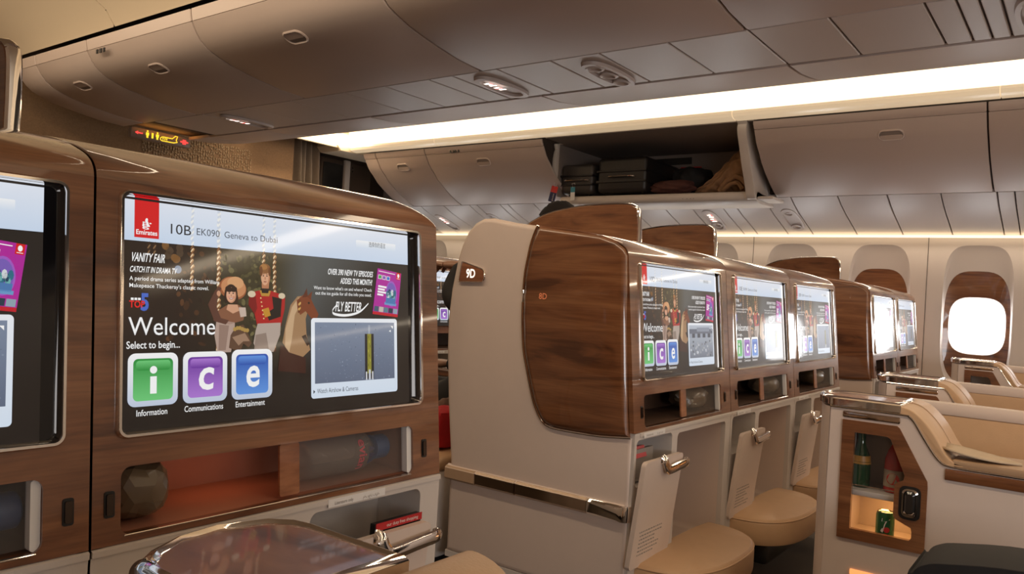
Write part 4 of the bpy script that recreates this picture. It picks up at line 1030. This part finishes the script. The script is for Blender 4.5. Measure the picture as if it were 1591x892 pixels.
# ------------------------------------------------------------------ row 10 side consoles with table top and armrest
def side_console(label, X, Yf, minibar=True, wd=.145, arm_to=-.75, wall=True, lit=True, low=False, tl=.136):
    """authored at X=1.80, front edge Y=.457, then shifted"""
    dx, dy = X - 1.80, Yf - .457
    t = thing('side_console', label, 'side console', (X + wd / 2, Yf - .1, FZ))
    q = lambda a, b: (a + dy, b)
    # body: side plate with minibar opening, far side, front
    side = [q(.459, FZ + .04), q(.4565, .874), q(.302, .874)] + [q(a, b) for a, b in [(.296, .868), (.285, .852), (.268, .826), (.252, .803), (.240, .790), (.228, .784)]] + [(arm_to, .782), (arm_to, FZ + .04)]
    dw = [(.430, .599), (.430, .851), (.323, .851), (.318, .847), (.262, .747), (.261, .735), (.261, .605), (.265, .600)]
    dw = [q(*p) for p in dw]
    low = [q(.44, FZ + .06), q(.44, .53), q(.285, .545), q(.10, .545), q(.10, FZ + .06)]
    m = MB(); m.plate(side, ([dw] if minibar else []), lambda a, b, d: (X + d, a, b), .012)
    m.plate(side, [], lambda a, b, d: (X + wd - d, a, b), .012)
    m.prism([(X + .0, Yf + .001), (X + .012, Yf + .012), (X + .06, Yf + .034), (X + wd - .03, Yf + .030), (X + wd, Yf + .004)], 'Z', FZ + .04, .874)
    m.box((X + .002, arm_to + .002, .772), (X + wd - .002, Yf - .22, .783))
    m.build('body', BEIGE, t)
    # table top with chrome band and rim
    def table(ins, z):
        pts = [(X + ins, Yf - tl + ins), (X + ins, Yf - .012 - ins), (X + .004 + ins, Yf + .002 - ins), (X + .02 + ins * .8, Yf + .018 - ins), (X + .05, Yf + .034 - ins), (X + .085, Yf + .040 - ins), (X + wd - .018 - ins * .6, Yf + .028 - ins), (X + wd - .004 - ins, Yf + .012 - ins), (X + wd - ins, Yf - .005 - ins), (X + wd - ins, Yf - tl + ins)]
        return [(p[0], p[1], z) for p in pts]
    m = MB(); m.loft([table(.002, .876), table(-.003, .879), table(-.003, .893), table(.0, .897), table(.004, .8985), table(.0065, .897), table(.0075, .8955)], True, True, False); tb = m.build('table_rim', CHROME, t)
    m = MB(); m.loft([table(.0072, .890), table(.0072, .8958)], True, True, True); m.build('table_top', WOODR, t)
    m = MB(); m.box((X - .003, Yf - tl - .003, .855), (X + .006, Yf - .026, .869), .003); m.build('tray_slot', BRONZE, t)
    # leather pad falling to the armrest
    pad = smoothpts([(a, b, 0) for a, b in [(.320, .872), (.320, .902), (.308, .917), (.292, .921), (.277, .914), (.263, .893), (.250, .862), (.237, .826), (.225, .804), (.212, .797), (.20, .796)]], 3)
    if low: pad = smoothpts([(a, b, 0) for a, b in [(.342, .862), (.341, .876), (.334, .888), (.32, .891), (.295, .884), (.27, .862), (.252, .838), (.237, .812), (.225, .798), (.212, .793), (.20, .792)]], 3)
    poly = [q(p[0], p[1]) for p in pad] + [q(.20, .786), q(.228, .7845), q(.240, .7905), q(.252, .8035), q(.268, .8265), q(.285, .8525), q(.296, .8685), q(.302, .8745)]
    m = MB(); m.prism(poly, 'X', X + .001, X + wd + (.062 if low else .01), .012, 3); pd = m.build('leather_pad', LEATHER, t)
    m = MB(); m.tube([(X + wd * .75, q(*p[:2])[0], p[1] + .0008) for p in pad[5:-6]], .0014, 6); m.build('stitching', LEATHERD, pd)
    # armrest top and wood strip
    m = MB(); m.box((X + .001, arm_to, .784), (X + wd, q(.222, 0)[0], .799), .005); m.build('armrest', LEATHERD, t)
    m = MB(); m.box((X - .004, arm_to, .757), (X + .004, q(.232, 0)[0], .7795), .002); m.build('wood_strip', WOOD, t)
    ct = smoothpts([(X - .001, *q(a, b)) for a, b in [(.457, .8755), (.40, .8752), (.312, .8750), (.302, .8735), (.292, .864), (.280, .845), (.266, .823), (.252, .803), (.240, .7905), (.228, .785), (.20, .783)]], 3) + [(X - .001, arm_to, .783)]
    m = MB(); m.tube(ct, .0026, 8); m.build('chrome_trim', CHROME, t)
    # minibar: wood door with glass, handle, interior
    if minibar:
        gl = [(.405, .622), (.405, .826), (.340, .826), (.334, .822), (.304, .752), (.306, .742), (.318, .735), (.322, .727), (.322, .668), (.317, .660), (.288, .648), (.286, .640), (.286, .628), (.290, .622)]
        gl = [q(*p) for p in gl]
        m = MB(); m.plate(dw, [gl], lambda a, b, d: (X - .004 + d, a, b), .012); dr = m.build('minibar_door', WOOD, t)
        m = MB(); m.plate(gl, [], lambda a, b, d: (X + .003 + d, a, b), .002); m.build('door_pane', GLASS, dr)
        m = MB(); hp = [q(*p) for p in rr(.272, .664, .312, .732, .012)]
        m.plate(hp, [], lambda a, b, d: (X - .0055 + d, a, b), .003); m.build('handle_recess', BLACK, dr)
        o1, o2, o3 = (rr(.2765 + e, .670 + e, .3065 - e, .727 - e, .010 - e * .6) for e in (0, .0035, .009))
        m = MB(); m.loft([[(X + d, *q(*p)) for p in l] for l, d in ((o1, -.005), (o1, -.009), (o2, -.011), (o2, -.009))]); m.box((X - .012, *q(.281, .6735)), (X - .009, *q(.302, .682)), .002); m.build('door_handle', CHROME, dr)
        m = MB(); m.loft([[(X + d, *q(*p)) for p in l] for l, d in ((o2, -.009), (o3, -.0135))], True, False, True); m.build('handle_grip', BLACKG, dr)
        bx0, bx1 = X + .014, X + wd - .014
        m = MB()
        ya, yb = q(.418, 0)[0], q(.265, 0)[0]
        m.box((bx1 - .004, yb, .603), (bx1, ya, .848)); m.box((bx0, ya - .003, .603), (bx1, ya, .848)); m.box((bx0, yb, .603), (bx1, yb + .003, .848)); m.box((bx0, yb, .600), (bx1, ya, .6035)); m.box((bx0, yb, .846), (bx1, ya, .849))
        m.build('minibar_liner', BEIGE2, t)
        m = MB(); m.box((bx0, yb + .003, .690), (bx1 - .004, ya - .003, .702), .002); m.build('minibar_shelf', BEIGE2, t)
        m = MB(); m.tube([(bx0 + .002, yb + .004, .712), (bx0 + .002, ya - .004, .712)], .0012, 6); m.build('shelf_rail', CHROME, t)
        if lit: area('minibar_lamp', (X + .06, q(.34, 0)[0], .687), (0, 0, 0), .06, .04, .10, (1, .45, .14))
    if minibar:
        m = MB(); m.box((X - .004, q(.20, 0)[0], .525), (X + .002, q(.40, 0)[0], .537), .002); m.build('floor_light', GLOWO, t)
    if wall:
        xw = X + .52
        m = MB(); m.box((xw, arm_to, .40), (xw + .022, q(.40, 0)[0], .832), .008); wp = m.build('seat_side_wall', LEATHER, t)
        m = MB(); m.box((xw - .004, arm_to, .828), (xw + .028, q(.405, 0)[0], .862), .010); m.build('wall_cap', BEIGE, t)
        m = MB(); m.box((X + wd - .004, arm_to, .42), (xw + .002, q(-.02, 0)[0], .52), .02); m.build('seat_cushion', LEATHER, t)
    return t
side_console('chrome edged wood table console in the foreground, below the 10B screen', .292, .525, minibar=False, wall=False, arm_to=-.1, low=True, tl=.114).location.z -= .019
side_console('beige side console with lit minibar of bottles, nearest at the right', 1.80, .457)
side_console('beige side console behind the minibar one, table top half hidden', 2.60, .503)
side_console('farthest beige side console with chrome table, below the bright window', 4.13, .503)
area('console_floor_lamp', (1.775, .33, .50), (0, math.radians(60), 0), .02, .2, .10, (1, .36, .14))

# minibar contents
t = thing('glass_bottle', 'green glass bottle with gold label on the upper minibar shelf', 'bottle', (1.86, .403, .702))
m = MB(); m.lathe([(.018, 0), (.0205, .003), (.0205, .055), (.018, .068), (.010, .088), (.008, .10), (.008, .122), (.0095, .123), (.0095, .132), (.008, .133)], (1.86, .403, .7025), 'Z', 24); m.build('glass_body', GREENB, t)
m = MB(); m.lathe([(.0209, .050), (.0210, .051), (.0188, .0675), (.0183, .068)], (1.86, .403, .7025), 'Z', 24, False); m.build('paper_label', GOLDL, t)
m = MB(); m.lathe([(.0101, .120), (.0101, .134), (.006, .136)], (1.86, .403, .7025), 'Z', 16); m.build('crown_cap', CHROME, t)
t = thing('juice_bottle', 'red topped plastic bottle with white oval label on the upper minibar shelf', 'bottle', (1.86, .334, .702))
m = MB(); m.lathe([(.019, 0), (.0215, .003), (.0215, .05), (.0205, .07), (.015, .088), (.008, .100), (.0065, .103)], (1.86, .334, .7025), 'Z', 24); m.build('bottle_body', REDB, t)
m = MB(); m.lathe([(.0219, .012), (.0220, .013), (.0220, .047), (.0219, .048)], (1.86, .334, .7025), 'Z', 24, False); lb = m.build('paper_label', PAPER, t)
m = MB(); m.add([(1.86 - .0224 * math.cos((p[0]) / .022), .334 + .0224 * math.sin(p[0] / .022), .7325 + p[1]) for p in squircle(0, 0, .013, .012, 2, 20)], [tuple(range(20))]); m.build('label_oval', REDB, lb)
m = MB(); m.lathe([(.0075, .101), (.0075, .113), (.006, .114)], (1.86, .334, .7025), 'Z', 16); m.build('screw_cap', BLACK, t)
t = thing('soda_can', 'green soda can with a white seven on the lower minibar shelf', 'can', (1.845, .345, .604))
m = MB(); m.lathe([(.014, 0), (.0175, .004), (.0185, .009), (.0185, .050), (.0165, .056), (.0155, .0565)], (1.845, .345, .604), 'Z', 28); m.build('can_body', GREENC, t)
m = MB(); m.lathe([(.0157, .0562), (.0163, .0578), (.0155, .058), (.0145, .0562), (.002, .0562)], (1.845, .345, .604), 'Z', 28); m.build('can_lid', CHROME, t)
G = lambda u, v: (1.845 - .0189 * math.cos((u - .006) / .0185), .345 - .0189 * math.sin((u - .006) / .0185), .622 + v)
m = MB(); m.text('7', G, .026, .016, bold=.04, shear=.12); m.build('can_number', WHITE, t)
m = MB(); m.add([G(.013 + p[0], .004 + p[1]) for p in squircle(0, 0, .006, .006, 2, 14)], [tuple(range(14))]); m.build('can_dot', REDT, t)
# envelope on the armrest
m = MB(); rows = []
for i in range(9):
    s_ = i / 8; y = .242 - s_ * .135; hw = .045 * math.sin(PI * min(1, .18 + s_ * .9)) ** .5; rows.append([(1.85 + hw * c, y, .8005 + .010 * (1 - s_) ** 2 + .004 * abs(c) + .006 * (1 - s_)) for c in (-1, -.5, 0, .5, 1)])
m.loft(rows, False); o = m.build('envelope', PAPER, None, 60); sm = o.modifiers.new('thickness', 'SOLIDIFY'); sm.thickness = .004; sm.offset = 1
tag(o, 'cream folded paper sleeve lying on the armrest of the minibar console', 'envelope')
# black bag at the bottom right
t = thing('bag', 'black soft bag at the bottom right edge of the photo', 'bag', (1.38, .06, FZ))
m = MB(); poly = smoothpts([(.212, .30, 0), (.214, .66, 0), (.206, .697, 0), (.19, .713, 0), (.158, .722, 0), (.06, .735, 0), (-.15, .738, 0), (-.2, .70, 0), (-.205, .30, 0)], 4)
m.prism([(p[0], p[1]) for p in poly] + [(-.19, FZ), (.20, FZ)], 'X', 1.32, 1.46, .03, 4); m.build('bag_body', CLOTHK, t)
m = MB(); m.tube([(1.318, p[0], p[1] - .02) for p in poly[2:-2]], .003, 6); m.build('zip', BLACK, t)

# ------------------------------------------------------------------ row 9 centre seat area beyond the beige panel
t = thing('passenger_seat', 'tan leather seat base left of the beige 9D panel, with a red cushion', 'seat', (1.98, 1.8, FZ))
m = MB(); m.box((1.715, 1.50, .552), (2.27, 2.06, .592), .014, 3); m.build('seat_cushion', LEATHER, t)
m = MB(); m.box((1.725, 1.50, .30), (2.26, 2.05, .552), .01); m.build('seat_base', BEIGE2, t)
m = MB(); m.box((1.72, 1.50, .29), (2.25, 2.04, .305)); m.box((1.80, 1.56, FZ), (2.2, 2.0, .30)); m.build('plinth', BLACK, t)
m = MB(); crumple(m, (1.86, 1.60, .655), (.09, .045, .064), .12, 70, 4, .5); tag(m.build('cushion', REDC), 'bright red cushion on the tan seat seen in the aisle gap', 'cushion')
ts = thing('passenger_seat', 'tan seat base under the dark haired passenger behind the large divider', 'seat', (2.6, 1.7, FZ))
for o_ in list(t.children):
    c_ = o_.copy(); COL.objects.link(c_); c_.parent = ts; c_.location = (-.005, 0, 0)
ts.location = t.location + Vector((.66, -.03, 0)); ts.scale = (.90, 1, 1)
m = MB(); crumple(m, (1.95, 1.685, .662), (.05, .03, .068), .25, 71, 4, .8); tag(m.build('blanket', BLANK), 'crumpled brown blanket between the red cushion and the passenger in the aisle gap', 'blanket')
t = thing('side_table', 'small walnut edged ledge with a bottle, seen in the aisle gap', 'side table', (2.92, 2.40, FZ))
m = MB(); m.box((2.80, 2.32, FZ), (3.06, 2.50, .672), .01); m.build('cabinet', BEIGE2, t)
m = MB(); m.box((2.79, 2.305, .672), (3.07, 2.51, .700), .006); m.build('ledge_top', WOOD, t)
m = MB(); m.box((2.795, 2.303, .678), (3.065, 2.308, .694)); m.build('ledge_band', CHROME, t)
t = thing('water_bottle', 'clear water bottle standing on the ledge in the aisle gap', 'bottle', (2.86, 2.40, .70))
m = MB(); m.lathe([(.030, 0), (.036, .004), (.036, .03), (.034, .034), (.036, .038), (.036, .095), (.034, .112), (.022, .14), (.014, .15)], (2.86, 2.40, .7005), 'Z', 24); m.build('clear_body', PETM, t)
m = MB(); m.lathe([(.016, .150), (.016, .170), (.014, .172)], (2.86, 2.40, .7005), 'Z', 18); m.build('screw_cap', WHITE, t)
m = MB(); m.lathe([(.0362, .05), (.0364, .051), (.0364, .085), (.0362, .086)], (2.86, 2.40, .7005), 'Z', 24, False); m.build('paper_label', plain('pink_label', (.55, .18, .16), .5), t)

# passengers: continuous skinned bodies seen from behind over the shells
def person(label, base, joints, edges, head, hair_len=.03):
    bx, by, bz = base
    names = list(joints); me = bpy.data.meshes.new('person'); me.from_pydata([joints[n][0] for n in names], [(names.index(a), names.index(b)) for a, b in edges], [])
    o = bpy.data.objects.new('person', me); COL.objects.link(o); o.location = (bx, by, bz); ORG[o.name] = Vector((bx, by, bz))
    sk = o.modifiers.new('skin', 'SKIN'); sk.use_smooth_shade = True; sb = o.modifiers.new('subdivision', 'SUBSURF'); sb.levels = 2; sb.render_levels = 2
    for i, n in enumerate(names):
        v = me.skin_vertices[0].data[i]; r = joints[n][1]; v.radius = r if isinstance(r, tuple) else (r, r)
        v.use_root = (n == 'pelvis')
    me.materials.append(CLOTHK)
    tag(o, label, 'person')
    hx, hy, hz = Vector(head) + Vector(base)
    m = MB(); bm = bmesh.new(); bmesh.ops.create_uvsphere(bm, u_segments=24, v_segments=16, radius=1)
    for v in bm.verts:
        d = v.co; y = d.y; z = d.z
        w_ = .074 * (1 - .22 * max(0, -z)); 
        nose = .022 * math.exp(-((d.x / .16) ** 2 + ((z + .12) / .2) ** 2)) if y > 0 else 0
        v.co = Vector((hx + d.x * w_, hy + y * .095 + nose, hz + z * .115))
    m.addbm(bm); hd = m.build('head', SKIN, o)
    m = MB()
    for s_ in (-1, 1):
        crumple(m, (hx + s_ * .074, hy - .005, hz - .005), (.010, .018, .030), .1, 3, 2)
    m.build('ear', SKIN, hd)
    m = MB()
    for s_ in (-1, 1): m.lathe([(.0001, 0), (.011, .003), (.0001, .006)], (hx + s_ * .03, hy + .084, hz + .005), 'Y', 10)
    m.build('eye', BLACK, hd)
    m = MB(); m.box((hx - .024, hy + .083, hz - .058), (hx + .024, hy + .090, hz - .050), .003); m.build('mouth', REDC, hd)
    m = MB(); bm = bmesh.new(); bmesh.ops.create_uvsphere(bm, u_segments=28, v_segments=18, radius=1)
    rnd = random.Random(2)
    for v in list(bm.verts):
        d = v.co.copy(); k = 1 + rnd.uniform(-.03, .04)
        v.co = Vector((hx + d.x * .084 * k, hy - .008 + d.y * .104 * k, hz + .012 + d.z * .123 * k))
    bmesh.ops.delete(bm, geom=[v for v in bm.verts if (v.co.z < hz - .055) or (v.co.y > hy + .055 and v.co.z < hz + .07)], context='VERTS')
    m.addbm(bm); hr = m.build('hair', HAIR, o, 80); sm = hr.modifiers.new('thickness', 'SOLIDIFY'); sm.thickness = .012
    # hands with five separate fingers, resting
    for s_, hand in ((-1, 'hand_l'), (1, 'hand_r')):
        hp = Vector(joints[hand][0]) + Vector(base); m = MB()
        crumple(m, hp + Vector((0, .03, 0)), (.040, .045, .016), .03, 5, 3, .8)
        for k in range(4):
            x = hp.x + (-.027 + .018 * k); L_ = (.062, .072, .068, .052)[k]
            m.tube([(x, hp.y + .06, hp.z), (x, hp.y + .06 + L_ * .5, hp.z + .004), (x, hp.y + .06 + L_ * .85, hp.z - .012), (x, hp.y + .06 + L_, hp.z - .025)], [.0095, .0088, .008, .006], 8)
        m.tube([(hp.x - s_ * .03, hp.y + .015, hp.z), (hp.x - s_ * .055, hp.y + .04, hp.z + .002), (hp.x - s_ * .058, hp.y + .07, hp.z - .006)], [.012, .0105, .008], 8)
        m.build('hand', SKIN, o)
    return o
E_ = [('pelvis', 'waist'), ('waist', 'chest'), ('chest', 'neck'), ('neck', 'skull'), ('chest', 'sh_l'), ('sh_l', 'el_l'), ('el_l', 'hand_l'), ('chest', 'sh_r'), ('sh_r', 'el_r'), ('el_r', 'hand_r'), ('pelvis', 'hip_l'), ('hip_l', 'kn_l'), ('kn_l', 'an_l'), ('an_l', 'to_l'), ('pelvis', 'hip_r'), ('hip_r', 'kn_r'), ('kn_r', 'an_r'), ('an_r', 'to_r')]
def seated(eln, hl, lean=0):
    d = {'pelvis': ((0, 0, .02), (.13, .10)), 'waist': ((0, -.02, .17), (.125, .09)), 'chest': ((0, -.03, .38), (.14, .10)), 'neck': ((0, -.02, .53), .055), 'skull': ((0, 0, .60), .055),
            'sh_l': ((-.17, -.02, .45), .062), 'el_l': (eln, .046), 'hand_l': (hl, .030), 'sh_r': ((.17, -.02, .45), .062), 'el_r': ((.21, .06, .20), .046), 'hand_r': ((.16, .28, .16), .030),
            'hip_l': ((-.09, .03, 0), .085), 'kn_l': ((-.10, .42, .02), .062), 'an_l': ((-.08, .47, -.48), .042), 'to_l': ((-.08, .60, -.515), .035), 'hip_r': ((.09, .03, 0), .085), 'kn_r': ((.10, .42, .02), .062), 'an_r': ((.08, .47, -.48), .042), 'to_r': ((.08, .60, -.515), .035)}
    if lean:
        d['waist'] = ((.01, -.10, .12), (.12, .09)); d['chest'] = ((.02, -.22, .25), (.12, .10)); d['neck'] = ((.03, -.29, .35), .052); d['skull'] = ((.03, -.31, .41), .05); d['sh_l'] = ((-.13, -.22, .31), .058); d['sh_r'] = ((.14, -.22, .31), .055); d['el_r'] = ((.12, -.05, .14), .045); d['hand_r'] = ((.06, .16, .13), .03)
    return d
person('passenger in black hidden behind the beige 9D panel, only an elbow showing in the gap', (2.125, 1.745, .675), seated((-.165, -.04, .375), (.0, .06, .49), 1), E_, (.03, -.30, .455))
person('passenger with dark hair whose crown shows above the large chrome rimmed divider', (2.635, 1.735, .677), seated((-.15, .10, .20), (-.12, .28, .16)), E_, (0, .01, .645))
